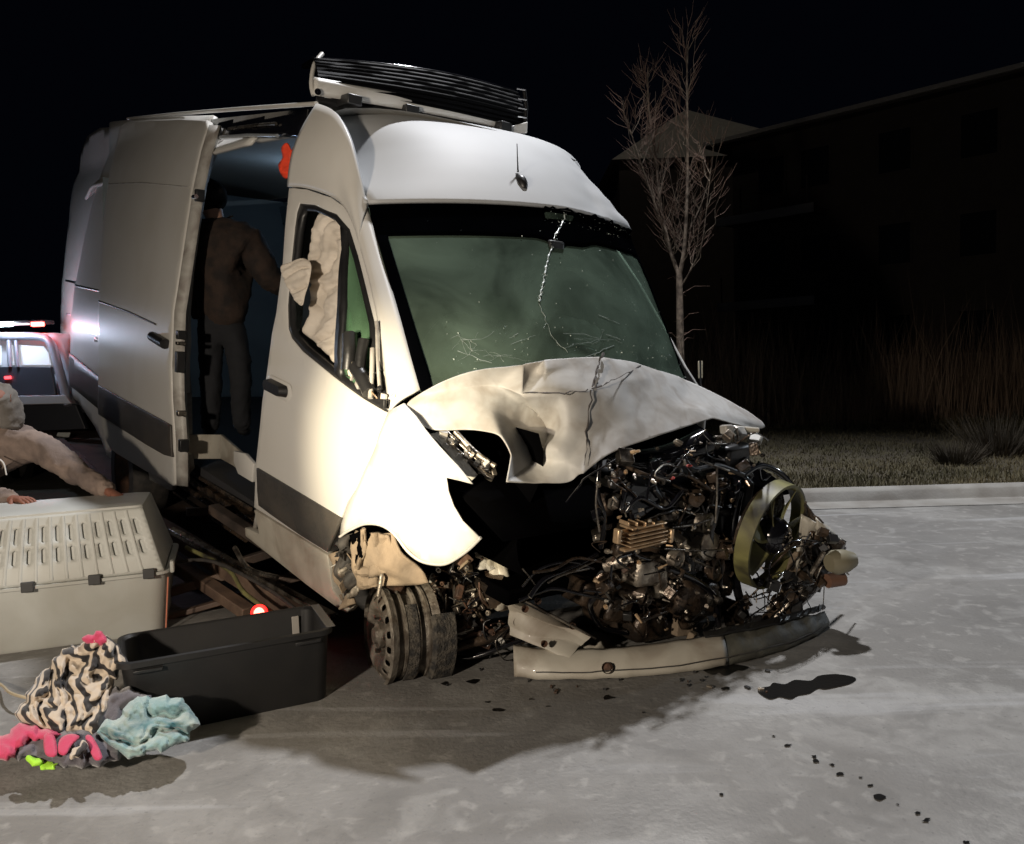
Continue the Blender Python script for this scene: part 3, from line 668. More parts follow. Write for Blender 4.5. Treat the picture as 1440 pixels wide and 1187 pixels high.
# crack: a line of crushed glass, and radiating cracks low down
def crack(pts, r, jit, m, name='crack', n_=7):
    P = []
    for i in range(len(pts) - 1):
        for k in range(n_):
            t = k / n_; a = lerp(pts[i][0], pts[i + 1][0], t) + rc.gauss(0, jit); b = lerp(pts[i][1], pts[i + 1][1], t) + rc.gauss(0, jit); u, v = vsurf(a, b); P.append(ws(u, v, .004))
    mb = MB(); mb.tube(P, [r * rc.uniform(.4, 1.5) for _ in P], 4); return mb.build(name, m, wsh, smooth=0)
M['crackm'] = mat('crushed_white_glass', (.42, .47, .46), .35)
def uvcrack(pts, r, jit, n_=8, name='crack'):
    P = []
    for i in range(len(pts) - 1):
        a = vsurf(*pts[i]); b = vsurf(*pts[i + 1])
        for k in range(n_):
            t = k / n_; P.append(ws(lerp(a[0], b[0], t) + rc.gauss(0, jit), lerp(a[1], b[1], t) + rc.gauss(0, jit), .003))
    mb = MB(); mb.tube(P, [r * rc.uniform(.3, 1.4) for _ in P], 4); mb.build(name, M['crackm'], wsh, smooth=0); return P
Pk = uvcrack([(792, 306), (780, 330), (771, 360), (764, 395), (756, 425)], .0035, .0018, 14)
uvcrack([(758, 425), (775, 480), (800, 500)], .0008, .002)
mbk = MB()
for p in Pk:                                # crumbs of glass along the main crack
    for _ in range(5):
        c = p + Vector([rc.gauss(0, .005) for _ in range(3)]) + Vector((-.004, 0, .003)); s = rc.uniform(.001, .0035); mbk.add([c + Vector((rc.uniform(-s, s), rc.uniform(-s, s), rc.uniform(-s, s))) for _ in range(3)], [(0, 1, 2)])
for _ in range(380):                        # sparkling crumbs all over the glass, denser at its foot and top right edge
    k = rc.random()
    if k < .5: u, v = rc.uniform(.08, .98), .12 + abs(rc.gauss(0, .16))
    elif k < .75: u, v = rc.uniform(.52, 1), rc.uniform(.93, 1.0)
    else: u, v = rc.uniform(.05, .98), rc.uniform(.1, .95)
    c = ws(u, min(v, 1), .005); s = rc.uniform(.0015, .0045); mbk.add([c + Vector((rc.uniform(-s, s), rc.uniform(-s, s), rc.uniform(-s, s))) for _ in range(3)], [(0, 1, 2)])
o = mbk.build('glass_crumbs', M['shard'], wsh, smooth=0); o['kind'] = 'stuff'
for ctr in ((668, 492), (705, 500), (650, 480), (845, 480)):
    for q in range(6):
        a = rc.uniform(0, 2 * pi); l = rc.uniform(15, 70); e = (ctr[0] + cos(a) * l, ctr[1] + sin(a) * l * .4)
        uvcrack([ctr, ((ctr[0] + e[0]) / 2 + rc.gauss(0, 4), (ctr[1] + e[1]) / 2 + rc.gauss(0, 3)), e], .0003, .0015, 4)
for k in range(8):
    x0 = rc.uniform(600, 900); y0 = rc.uniform(440, 500); uvcrack([(x0, y0), (x0 + rc.uniform(-60, 60), y0 + rc.uniform(-25, 25))], .0006, .002, 6)
# jagged torn seal along top right
mb = MB(); P = [ws(lerp(.52, 1, k / 30), 1 + .0, .012 + rc.uniform(-.004, .006)) + Vector((0, 0, rc.uniform(-.012, .006))) for k in range(31)]; mb.tube(P, [rc.uniform(.003, .009) for _ in P], 5); mb.build('torn_seal', M['frit'], wsh, smooth=0)

# ---- cab interior
mb = MB(); mb.grid(lambda u, v: Vector((lerp(1.12, 1.55, v) - .12 * (1 - (2 * u - 1) ** 2) * (1 - v), lerp(-.8, .8, u), 1.30 + .06 * sin(v * 3) + .015 * sin(u * 17))), 24, 8); mb.build('dashboard', M['dash'], van, smooth=180, solid=.05)
mb = MB(); mb.box((1.42, 0, 1.05), (.2, 1.6, .5)); mb.build('dashboard_front', M['dash'], van, bevel=.03)
mb = MB(); cw = Vector((1.62, -.42, 1.36)); axw = Vector((.8, 0, .6)); aa = axw.orthogonal().normalized(); bb = axw.cross(aa).normalized()
mb.tube([cw + (aa * cos(q) + bb * sin(q)) * .2 for q in [2 * pi * k / 28 for k in range(29)]], .016, 8); mb.build('steering_wheel', M['black'], van, smooth=60)
def cloth_bag(name, c, r, sc, m, seed=0, par=van):
    bm = bmesh.new(); bmesh.ops.create_icosphere(bm, subdivisions=5, radius=1)
    for v in bm.verts:
        p = v.co.copy(); w_ = 1 + .18 * noise.noise(p * 1.7 + Vector((seed, 0, 0))) - .10 * abs(noise.noise(p * 4 + Vector((0, seed, 0)))); v.co = Vector((p.x * sc[0], p.y * sc[1], p.z * sc[2])) * r * w_ + Vector(c)
    me = bpy.data.meshes.new(name); bm.to_mesh(me); bm.free()
    for p in me.polygons: p.use_smooth = True
    me.materials.append(m); o = bpy.data.objects.new(name, me); COL.objects.link(o); o.parent = par; return o
cloth_bag('airbag', (1.62, -.42, 1.42), .26, (.5, 1, .95), M['cloth_white'], 3)
cloth_bag('passenger_airbag', (1.26, .50, 1.50), .19, (.6, 1.0, .9), M['cloth_white'], 8)
for y in (-.42, .45):
    mb = MB(); mb.box((2.15, y, 1.05), (.14, .48, .75)); mb.build('seat_back', M['black'], van, bevel=.05)
    mb = MB(); mb.box((2.14, y, 1.53), (.10, .26, .18)); mb.build('headrest', M['black'], van, bevel=.04)
mb = MB(); mb.grid(lambda u, v: Vector((lerp(1.66, 2.3, u), lerp(-.74, .74, v), 2.12 + .1 * u)), 6, 10); mb.build('headliner', mat('grey_headliner', (.25, .26, .25), .9), van)
mb = MB(); mb.box((2.33, 0, 1.35), (.03, 1.66, 1.6)); mb.build('bulkhead', mat('grey_bulkhead', (.22, .23, .22), .7), van)
# curtain airbag hanging in the side window
cb = [(446, 297), (466, 300), (484, 313), (482, 350), (479, 396), (473, 450), (467, 508), (459, 502), (450, 495), (436, 480), (421, 467), (428, 450), (431, 438), (430, 427), (432, 400), (425, 385), (430, 350), (437, 313)]
def inflate(name, outline, mapper, bulge, fold, m, parent, step, seed=0, edge=10, fs=.05, aniso=(1, 1), smooth=180, back=True, fdir=.3, wob=0):
    P = [(p.x + wob * noise.noise(Vector((p.x * .09, p.y * .09, seed))), p.y + wob * noise.noise(Vector((p.x * .09, p.y * .09, seed + 2)))) for p in smooth_poly([Vector((a, b, 0)) for a, b in outline], 5)]; v, f = tri(P, [], step); vs = []; bs = []; 
    for q in v:
        e = min(1, edist(q.x, q.y, P) / edge); h = math.sqrt(max(0, 1 - (1 - e) ** 2)) * bulge
        nz_ = lambda f_, k_: noise.noise(Vector((q.x * f_, q.y * f_, seed + k_)))
        ph = ((q.x - P[0][0]) * cos(fdir) + (q.y - P[0][1]) * sin(fdir)) * fs * 1.7 + 3.6 * nz_(.016, 3) + 1.3 * nz_(.04, 5)
        k1 = abs(sin(ph)) ** .75; k2 = abs(sin(ph * 1.9 + 4 * nz_(.025, 8))) ** .9; am = .45 + 1.1 * abs(nz_(.02, 11))
        h2 = h + e * fold * (2.2 * am * (k1 - .6) + .6 * (k2 - .6) + .5 * nz_(.12, 6))
        vs.append(mapper(q.x, q.y, h2)); bs.append(mapper(q.x, q.y, -h * (1 if back else 0) - .002))
    n = len(vs); mb = MB(); ff = [tuple(t) for t in f]
    mb.add(vs + bs, ff + [tuple(i + n for i in reversed(t)) for t in ff])
    ec = {}
    for t in ff:
        for i in range(3):
            a, b = t[i], t[(i + 1) % 3]
            if (b, a) in ec: ec.pop((b, a))
            else: ec[(a, b)] = 1
    mb.f += [(b, a, a + n, b + n) for a, b in ec]
    return mb.build(name, m, parent, smooth=smooth, recalc=True)
inflate('curtain_airbag', cb, lambda a, b, h: (lambda p: Vector((p.x, p.y + h - .02, p.z)))(side(a, b, -.01)), .006, .020, M['cloth_white'], door, 3, 2, 4, .07, (1.6, .5), fdir=.6)
inflate('airbag_flap', [(403, 377), (416, 370), (434, 364), (446, 372), (444, 395), (438, 415), (434, 430), (425, 424), (412, 402)], lambda a, b, h: (lambda p: Vector((p.x, p.y + h + .03, p.z)))(side(a, b, .02)), .004, .014, M['cloth_white'], door, 2.2, 5, 2.5, .10, fdir=1.1)
# remains of the side mirror in the window corner
mir = MB(); rm = random.Random(4)
for nm, pts, r_, mm in (('mirror_stump', [(492, 470), (492, 495), (490, 520)], .03, 'black'), ('mirror_stump', [(512, 478), (508, 500), (506, 525)], .022, 'black'), ('mirror_stump', [(500, 515), (512, 535), (520, 552)], .03, 'black'), ('mirror_bracket', [(524, 490), (523, 530), (521, 560)], .010, 'inner_metal'), ('mirror_bracket', [(530, 452), (531, 500), (534, 548)], .007, 'inner_metal'), ('wire', [(488, 528), (503, 531), (520, 528), (536, 520)], .003, 'black'), ('wire', [(500, 538), (514, 542), (530, 560)], .003, 'brass')):
    mb = MB(); mb.tube(smooth_poly([side(a, b, .03) for a, b in pts], 4, False), r_, 7); mb.build(nm, M[mm], door, smooth=60)
for k in range(14):
    a, b = rm.uniform(488, 545), 0; b = 520 + (a - 488) * .8 + rm.uniform(-14, 8); mb = MB(); mb.box(side(a, b, .03), (rm.uniform(.01, .035), .012, rm.uniform(.01, .035)), Matrix.Rotation(rm.uniform(0, 3), 3, 'Y')); mb.build('mirror_fragment', M[rm.choice(['inner_metal', 'alu', 'black', 'cloth_white'])], door, bevel=.002)

# ---- hood: crumpled sheet, built as a coarse cage of folds then smoothed with creases
HV = {}
def hv(k, px, py, x): HV[k] = PX(px, py, x)
# top edge from near side to far side
for k, q in dict(a=(563, 570, .96), b=(598, 549, .93), c=(653, 521, .82), d=(711, 517, .77), e=(736, 513, .74), f=(765, 507, .72), g=(800, 504, .71), h=(846, 502, .71), i=(904, 512, .75), j=(968, 536, .80), k=(1026, 563, .72), l=(1081, 597, .60),
                 # front/bottom edge from far to near
                 m=(1073, 607, .60), n=(1003, 588, .54), o=(958, 602, .51), p=(913, 618, .49), q=(872, 630, .48), r=(845, 645, .48), s=(820, 666, .48), t=(812, 667, .51), u=(803, 681, .54), v=(757, 679, .57), w=(713, 677, .56), x=(720, 640, .62), y=(708, 612, .66), z=(686, 607, .72),
                 A=(655, 603, .78), B=(603, 609, .84), C=(583, 588, .92),
                 # inner points
                 D=(640, 560, .84), E=(690, 575, .76), F=(727, 560, .78), G=(716, 590, .78), H=(760, 580, .80), I=(778, 612, .76), J=(752, 648, .70), K=(734, 556, .70), L=(790, 556, .62), M_=(830, 551, .60), N=(826, 610, .56), O_=(790, 620, .57), P=(862, 538, .62), Q=(905, 570, .60), R=(960, 572, .58), S=(1010, 580, .57), T=(880, 590, .54), U=(920, 530, .67), V=(770, 530, .66), W_=(752, 525, .78), X=(700, 540, .80), Y=(660, 543, .84), Z=(800, 650, .54), a2=(760, 625, .60)).items(): hv(k, *q)
FC = ['abY', 'bcY', 'cdX', 'cXY', 'deX', 'XeK', 'eW_K', 'efW_', 'fVW_', 'W_VK', 'fgV', 'ghV', 'hM_V', 'VM_L', 'VLK', 'hPM_', 'hiU', 'hUP', 'ijU', 'UjR', 'URQ', 'UQP', 'jkR', 'kSR', 'klS', 'lmS', 'mnS', 'nRS', 'noR', 'oQR', 'opQ', 'pTQ', 'pqT', 'qrT', 'rNT', 'rsN', 'PQT', 'PTM_', 'M_TN',
      'M_NO_', 'M_O_L', 'NsZ', 'stZ', 'tuZ', 'NZO_', 'uvZ', 'vJZ', 'Za2O_', 'Ja2Z', 'vwJ', 'wxJ', 'JIa2', 'Ia2O_', 'IO_L', 'ILK', 'IKH', 'KFH', 'HIJ', 'HJG', 'FHG', 'xGJ', 'xyG', 'yEG', 'EFG', 'yzE', 'zAE', 'ADE', 'ABD', 'BCD', 'CaD', 'aYD', 'YXD', 'DXE', 'XKF', 'XFE']
keys = list(HV); 
def parse(s):
    out = []; i = 0
    while i < len(s):
        if i + 1 < len(s) and (s[i + 1] == '_' or s[i + 1].isdigit()): out.append(s[i:i + 2]); i += 2
        else: out.append(s[i]); i += 1
    return out
fcs = [tuple(keys.index(t) for t in parse(s)) for s in FC]
fcs = [f if len(f) == 3 else f for f in fcs]
mb = MB(); mb.add([HV[k] for k in keys], fcs)
hood = mb.build('hood', M['paint_crumpled'], van, smooth=180, recalc=True)
me = hood.data; cr = me.attributes.new('crease_edge', 'FLOAT', 'EDGE')
sharp = {}
def cs(chain, val):
    c = parse(chain)
    for i in range(len(c) - 1): sharp[frozenset((keys.index(c[i]), keys.index(c[i + 1])))] = val
cs('hM_', .5); cs('M_N', 1); cs('Ns', 1); cs('KLM_', .9); cs('M_Pi', .7); cs('PU', .6); cs('FH', 1); cs('HI', 1); cs('IJ', 1); cs('Jw', .8); cs('FG', 1); cs('Gx', .7); cs('KX', .8); cs('eK', 1); cs('W_V', .7); cs('fV', .7); cs('XY', .7); cs('Rj', .4); cs('RS', .4); cs('nR', .5); cs('DE', .5)
cnt_ = {}
for f in fcs:
    for i in range(3):
        e = frozenset((f[i], f[(i + 1) % 3])); cnt_[e] = cnt_.get(e, 0) + 1
for e, n in cnt_.items():
    if n == 1: sharp[e] = max(sharp.get(e, 0), .85)
    elif e in sharp: sharp[e] = min(1, sharp[e] * 1.3)
for ed in me.edges: cr.data[ed.index].value = sharp.get(frozenset(ed.vertices), 0)
m_ = hood.modifiers.new('sub', 'SUBSURF'); m_.levels = 4; m_.render_levels = 4
tex = bpy.data.textures.new('dents', 'CLOUDS'); tex.noise_scale = .22; m_ = hood.modifiers.new('dents', 'DISPLACE'); m_.texture = tex; m_.strength = .012; m_.mid_level = .5; m_.texture_coords = 'LOCAL'
tex = bpy.data.textures.new('small_dents', 'CLOUDS'); tex.noise_scale = .05; m_ = hood.modifiers.new('dents2', 'DISPLACE'); m_.texture = tex; m_.strength = .003; m_.mid_level = .5; m_.texture_coords = 'LOCAL'
m_ = hood.modifiers.new('solid', 'SOLIDIFY'); m_.thickness = .004; m_.offset = 0
# torn paint cracks on the hood folds
M['torn'] = mat('torn_primer', (.07, .06, .055), .7)
def hoodline(pts, r, name='paint_crack'):
    P = []
    for i in range(len(pts) - 1):
        a, b = PX(*pts[i]), PX(*pts[i + 1])
        for k in range(8): P.append(a.lerp(b, k / 8) + Vector([rc.gauss(0, .0025) for _ in range(3)]) + Vector((-.012, .004, .010)))
    mb = MB(); mb.tube(P, [r * rc.uniform(.2, 1.3) for _ in P], 4); mb.build(name, M['torn'], hood, smooth=0)
hoodline([(846, 502, .71), (838, 520, .66), (830, 551, .60)], .005); hoodline([(830, 551, .60), (862, 538, .62), (904, 514, .75)], .003); hoodline([(829, 552, .60), (823, 610, .56), (819, 664, .48)], .003); hoodline([(734, 556, .70), (790, 556, .62), (829, 551, .60)], .0025)
# hood underside frame at the far corner and its dark latch pieces
for nm, c, s_, mm in (('hood_frame', (1062, 618, .55), (.06, .03, .05), 'paint_dirty'), ('hood_frame', (1048, 604, .52), (.12, .03, .02), 'paint_dirty'), ('hood_frame', (1040, 610, .52), (.04, .05, .05), 'inner_metal'), ('hood_frame', (1022, 604, .50), (.05, .04, .04), 'inner_metal'), ('hood_hinge', (1010, 618, .5), (.05, .03, .03), 'steel')):
    mb = MB(); mb.box(PX(*c), s_, Matrix.Rotation(rc.uniform(0, 2), 3, 'Z') @ Matrix.Rotation(rc.uniform(0, 1), 3, 'X')); mb.build(nm, M[mm], hood, bevel=.008)
# ================================================================ ENGINE BAY AND FRONT WRECKAGE
M['mudsteel'] = mat('muddy_wheel_steel', (.24, .215, .18), .55, metal=.3, col2=(.10, .08, .06), nscale=22, nmix=.9, dirt=(.05, .04, .032), dscale=9, damt=.8, bump=.9, bscale=45)
M['tread'] = mat('scuffed_tread', (.02, .019, .018), .8, col2=(.09, .078, .062), nscale=34, nmix=.9, bump=1, bscale=110)
def part(name, mb, m, par, **k): return mb.build(name, m, par, **k)
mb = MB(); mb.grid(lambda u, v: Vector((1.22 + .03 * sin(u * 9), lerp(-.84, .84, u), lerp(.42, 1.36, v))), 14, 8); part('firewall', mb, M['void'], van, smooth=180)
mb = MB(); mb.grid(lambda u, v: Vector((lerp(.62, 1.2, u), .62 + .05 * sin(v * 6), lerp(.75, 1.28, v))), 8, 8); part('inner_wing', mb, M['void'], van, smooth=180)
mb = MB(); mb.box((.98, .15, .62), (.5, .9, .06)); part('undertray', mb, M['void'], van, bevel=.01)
mb = MB(); mb.grid(lambda u, v: Vector((lerp(.46, 1.22, u), lerp(-.84, .86, v), lerp(.97, 1.24, u))), 6, 10); part('bay_light_blocker', mb, M['void'], van, smooth=180, solid=.01)  # sheet added under the hood to stop lamp light leaking onto the road
eng = tag(MB().box(PX(935, 775, .82), (.42, .50, .52)).build('engine', M['oily'], van, bevel=.04))
re_ = random.Random(21)
def rotr(r=1.0): return Matrix.Rotation(re_.uniform(-r, r), 3, 'X') @ Matrix.Rotation(re_.uniform(-r, r), 3, 'Y') @ Matrix.Rotation(re_.uniform(-r, r), 3, 'Z')
def ebox(name, px, py, x, size, m, rot=0, par=eng, bev=.006): mb = MB(); mb.box(PX(px, py, x), size, Matrix.Rotation(rot, 3, 'X') if not isinstance(rot, Matrix) else rot); return part(name, mb, M[m] if isinstance(m, str) else m, par, bevel=bev)
def etube(name, pts, r, m, par=eng, n=10, seg=5):
    P = smooth_poly([PX(*p) for p in pts], seg, False); mb = MB(); 
    if isinstance(r, (tuple, list)): rr = [lerp(r[0], r[1], i / (len(P) - 1)) for i in range(len(P))]
    else: rr = r
    mb.tube(P, rr, n); return part(name, mb, M[m] if isinstance(m, str) else m, par, smooth=60)
def ecyl(name, px, py, x, ax_, prof, m, par=eng, n=24): mb = MB(); mb.lathe(PX(px, py, x), ax_, prof, n); return part(name, mb, M[m] if isinstance(m, str) else m, par, smooth=35, recalc=True)
# large castings
ebox('cylinder_head_cover', 905, 690, .62, (.30, .26, .10), 'gloss_black', .1, bev=.02)
ebox('intake_housing', 880, 665, .62, (.22, .22, .08), 'black', -.15, bev=.02)
etube('intake_duct', [(855, 640, .6), (900, 650, .52), (950, 640, .52), (990, 622, .5)], (.045, .06), 'gloss_black')
ebox('gearbox_casting', 955, 830, .55, (.24, .26, .16), 'oily', .2, bev=.03)
ebox('sump', 900, 862, .72, (.35, .40, .12), 'oily', .1, bev=.03)
ebox('casting', 905, 800, .50, (.10, .16, .12), 'alu', .1, bev=.02); ebox('casting', 925, 812, .48, (.06, .07, .16), 'alu', -.2, bev=.015)
ebox('casting', 990, 770, .48, (.10, .12, .10), 'steel', .3, bev=.02); ebox('casting', 860, 815, .60, (.08, .10, .10), 'oily', .3, bev=.02)
for (a, b, x, s_, m_, r_) in ((1000, 690, .50, (.10, .10, .14), 'oily', .2), (1015, 740, .50, (.08, .10, .16), 'black', -.1), (1010, 810, .50, (.10, .13, .16), 'oily', .15), (1030, 860, .50, (.10, .12, .10), 'oily', .4), (960, 650, .52, (.10, .16, .10), 'black', .1),
                               (1030, 640, .52, (.08, .16, .10), 'black', -.1), (850, 720, .52, (.06, .06, .14), 'oily', 0), (940, 725, .48, (.05, .10, .05), 'steel', .1), (880, 770, .5, (.06, .14, .06), 'oily', .1), (970, 860, .5, (.08, .16, .10), 'oily', -.2),
                               (1045, 700, .48, (.05, .08, .16), 'black', .1), (860, 850, .62, (.12, .14, .12), 'oily', .3), (820, 830, .70, (.14, .12, .10), 'oily', .2)): ebox('housing', a, b, x, s_, m_, r_, bev=.018)
for (a, b, x, r, l, m_) in ((975, 700, .42, .032, .10, 'oily'), (1015, 775, .42, .038, .08, 'oily'), (1000, 840, .44, .034, .09, 'steel'), (900, 835, .48, .035, .08, 'oily'), (870, 790, .48, .026, .06, 'alu'), (955, 760, .42, .022, .05, 'alu'), (1030, 685, .44, .03, .1, 'gloss_black')):
    ecyl('canister', a, b, x, (re_.uniform(-1, -.3), re_.uniform(-.6, .6), re_.uniform(-.6, .6)), [(-l, .001), (-l, r * .8), (-l * .8, r), (0, r), (.01, r * 1.1), (.02, r * 1.1), (.03, r * .5), (.05, r * .5), (.05, .001)], m_)
# gold finned oil cooler
for k in range(4):
    ebox('cooler_fin', 905, 744 + k * 5.5, .40 - k * .004, (.06, .205, .0045), 'brass', -.02, bev=.001)
ebox('cooler_rail', 905, 737, .42, (.07, .19, .010), 'brass', -.02); ebox('cooler_rail', 905, 767, .38, (.03, .23, .012), 'brass', -.02)
ebox('cooler_end', 868, 754, .38, (.03, .018, .055), 'brass', 0); ebox('cooler_end', 942, 753, .38, (.03, .018, .055), 'brass', 0)
for k in range(5): ebox('cooler_rib', 878 + k * 12, 735, .41, (.05, .006, .016), 'brass')
# belts, pulleys, alternator
for (px, py, x, r, m_) in ((990, 735, .42, .045, 'steel'), (965, 705, .46, .032, 'alu'), (1005, 800, .42, .05, 'oily'), (950, 785, .42, .036, 'alu'), (868, 705, .5, .03, 'steel'), (985, 680, .5, .04, 'oily')):
    ecyl('pulley', px, py, x, (1, .15, 0), [(-.02, .001), (-.02, r * .3), (-.012, r * .35), (-.012, r * .8), (-.02, r), (.0, r * .9), (.02, r), (.02, .001)], m_)
ecyl('alternator', 988, 765, .46, (1, 0, 0), [(-.05, .001), (-.05, .03), (-.04, .06), (.06, .065), (.07, .001)], 'alu')
for pts, r in (([(845, 640, .5), (840, 690, .48), (850, 730, .46), (845, 770, .5)], .010), ([(1000, 640, .5), (1010, 700, .42), (1000, 760, .42), (1015, 830, .45)], .012), ([(870, 650, .5), (920, 672, .42), (965, 668, .42), (1000, 690, .42)], .009),
               ([(880, 720, .42), (900, 700, .40), (935, 715, .40), (960, 690, .40)], .008), ([(840, 780, .55), (800, 800, .55), (765, 815, .55), (745, 840, .55)], .010), ([(845, 790, .5), (810, 785, .5), (780, 800, .5), (750, 805, .52)], .006),
               ([(850, 830, .5), (830, 850, .55), (845, 880, .6), (880, 890, .6)], .012), ([(960, 640, .45), (975, 660, .42), (1010, 655, .42), (1045, 668, .40)], .011), ([(940, 800, .42), (975, 815, .40), (1005, 840, .42), (1010, 880, .45)], .014),
               ([(735, 825, .6), (760, 800, .55), (800, 790, .52), (835, 800, .5)], .005), ([(730, 845, .6), (775, 828, .55), (815, 835, .5), (860, 845, .5)], .007), ([(1050, 640, .5), (1040, 660, .45), (1055, 680, .42)], .012)):
    etube('hose', pts, r, re_.choice(['gloss_black', 'black', 'oily', 'gloss_black']))
for pts, r in (([(840, 682, .42), (838, 712, .42), (843, 748, .42)], .004), ([(1008, 655, .38), (1008, 700, .38), (1006, 735, .38)], .005), ([(945, 742, .38), (975, 738, .38), (1000, 730, .38)], .004), ([(935, 772, .38), (980, 774, .38), (1020, 773, .38)], .0035),
               ([(985, 648, .4), (1005, 655, .38), (1025, 662, .38)], .005), ([(795, 808, .5), (820, 797, .5), (850, 783, .5)], .004), ([(770, 820, .52), (795, 807, .5), (828, 800, .5)], .004), ([(735, 800, .55), (745, 812, .55), (752, 822, .55)], .003)):
    etube('metal_pipe', pts, r, 'steel')
# seeded clutter: brackets, bolts, clips and cables over the torn engine
REG = [(838, 650), (870, 640), (930, 628), (990, 612), (1040, 610), (1075, 640), (1068, 672), (1040, 700), (1032, 760), (1040, 830), (1060, 880), (1020, 905), (960, 880), (900, 870), (850, 860), (830, 800), (836, 740)]
def rp(reg):
    xs_ = [p[0] for p in reg]; ys_ = [p[1] for p in reg]
    while True:
        x, y = re_.uniform(min(xs_), max(xs_)), re_.uniform(min(ys_), max(ys_))
        if inpoly(x, y, reg): return x, y
def wm(y):   # paler metals in the upper half, oily ones below
    return re_.choice(['steel', 'alu', 'alu', 'oily', 'oily', 'black', 'rust', 'gloss_black'] if y < 790 else ['oily', 'oily', 'oily', 'black', 'rust', 'steel', 'gloss_black'])
for k in range(110):
    x, y = rp(REG); d = re_.uniform(.40, .56); s = re_.uniform(.5, 1.5)
    ebox('bracket', x, y, d, (.03 * s, re_.uniform(.008, .05) * s, re_.uniform(.008, .045) * s), wm(y), rotr(.9), bev=.003)
for k in range(120):
    x, y = rp(REG); d = re_.uniform(.37, .50); r = re_.uniform(.004, .0095); l = re_.uniform(.01, .04)
    ecyl('bolt', x, y, d, (re_.gauss(-1, .4), re_.gauss(0, .6), re_.gauss(0, .5)), [(0, .0005), (0, r), (l * .5, r), (l * .5, r * .6), (l, r * .6), (l, .0005)], re_.choice(['steel', 'alu', 'alu', 'steel', 'brass', 'oily']), n=6)
for k in range(70):
    x, y = rp(REG); d = re_.uniform(.38, .5); pts = [(x, y, d)]
    for q in range(3): pts.append((pts[-1][0] + re_.gauss(0, 16), pts[-1][1] + re_.gauss(4, 14), d + re_.gauss(0, .02)))
    etube('cable', pts, re_.uniform(.0018, .0055), re_.choice(['gloss_black', 'black', 'oily', 'gloss_black', 'steel']), n=6, seg=4)
for (x, y, m_) in ((895, 700, 'gloss_black'), (905, 705, 'gloss_black')): ebox('cover_plate', x, y, .44, (.02, .16, .11), m_, .15 if x < 900 else -.4, bev=.01)
ebox('pale_duct', 843, 650, .5, (.02, .02, .06), 'alu'); ebox('red_clip', 968, 655, .42, (.02, .03, .01), 'red_blank'); ebox('red_clip', 945, 672, .41, (.02, .02, .012), 'red_blank')

# ---- cooling fan with its yellowed ring
fc = PX(1084, 752, .36); fan = empty('cooling_fan', parent=van); fa = Vector((1, .10, .10)).normalized(); R_ = .222
mb = MB(); mb.lathe(fc, fa, [(-.035, R_), (-.035, R_ + .012), (.03, R_ + .016), (.03, R_ - .004), (-.02, R_ - .012)], 56, close=True); part('fan_ring', mb, M['yellow'], fan, smooth=40, recalc=True)
a_ = fa.orthogonal().normalized(); b_ = fa.cross(a_)
for k in range(7):
    q = 2 * pi * k / 7 + .3; mb = MB()
    def bl(u, v, q=q):
        r = lerp(.06, R_ - .01, u); an = q + (v - .5) * lerp(.75, .62, u) + .25 * u; return fc + (a_ * cos(an) + b_ * sin(an)) * r + fa * (lerp(-.03, .03, v))
    mb.grid(bl, 8, 8)
    if k == 4: continue
    part('fan_blade', mb, M['yellow'], fan, smooth=180, solid=.004)
mb = MB(); mb.lathe(fc, fa, [(-.075, .001), (-.075, .04), (-.06, .065), (-.03, .082), (.03, .085), (.03, .001)], 28); part('fan_hub', mb, M['gloss_black'], fan, smooth=35, recalc=True)
for k in range(6):
    q = 2 * pi * k / 6; mb = MB(); mb.lathe(fc + (a_ * cos(q) + b_ * sin(q)) * .035 - fa * .075, fa, [(-.008, .0005), (-.008, .006), (.004, .006)], 6); part('hub_bolt', mb, M['steel'], fan, recalc=True)
mb = MB(); mb.lathe(fc + fa * .05, fa, [(0, .06), (0, R_ - .02), (.01, R_ - .02), (.01, .06)], 40); part('shroud_disc', mb, M['oily'], fan, smooth=30, recalc=True)
# black shroud remains round the fan
for pts, r in (([(1045, 668, .42), (1070, 655, .44), (1100, 668, .42), (1125, 700, .40)], .014), ([(1125, 700, .38), (1150, 735, .36), (1172, 770, .34)], .009), ([(1040, 690, .45), (1030, 750, .45), (1035, 820, .45), (1050, 870, .45)], .02), ([(1118, 690, .4), (1130, 730, .4), (1122, 790, .4)], .022)):
    etube('fan_shroud', pts, r, 'gloss_black', par=fan)
def plate(name, P, m, par=van, solid=.01, jit=.0, bend=0.0, n=5, bev=0, mm=None):
    """bent sheet between four corner points given as (px, py, x)"""
    C4 = [PX(*p) if len(p) == 3 else Vector(p) for p in P]; sd = re_.uniform(0, 99)
    nr = (C4[1] - C4[0]).cross(C4[3] - C4[0]).normalized()
    def fn(u, v):
        p = C4[0].lerp(C4[1], u).lerp(C4[3].lerp(C4[2], u), v); return p + nr * (bend * sin(pi * v) + jit * noise.noise(Vector((u * 3 + sd, v * 3, 0))))
    mb = MB(); mb.grid(fn, n * 2, n * 2); return part(name, mb, M[m] if isinstance(m, str) else m, par, smooth=50, solid=solid, bevel=bev)
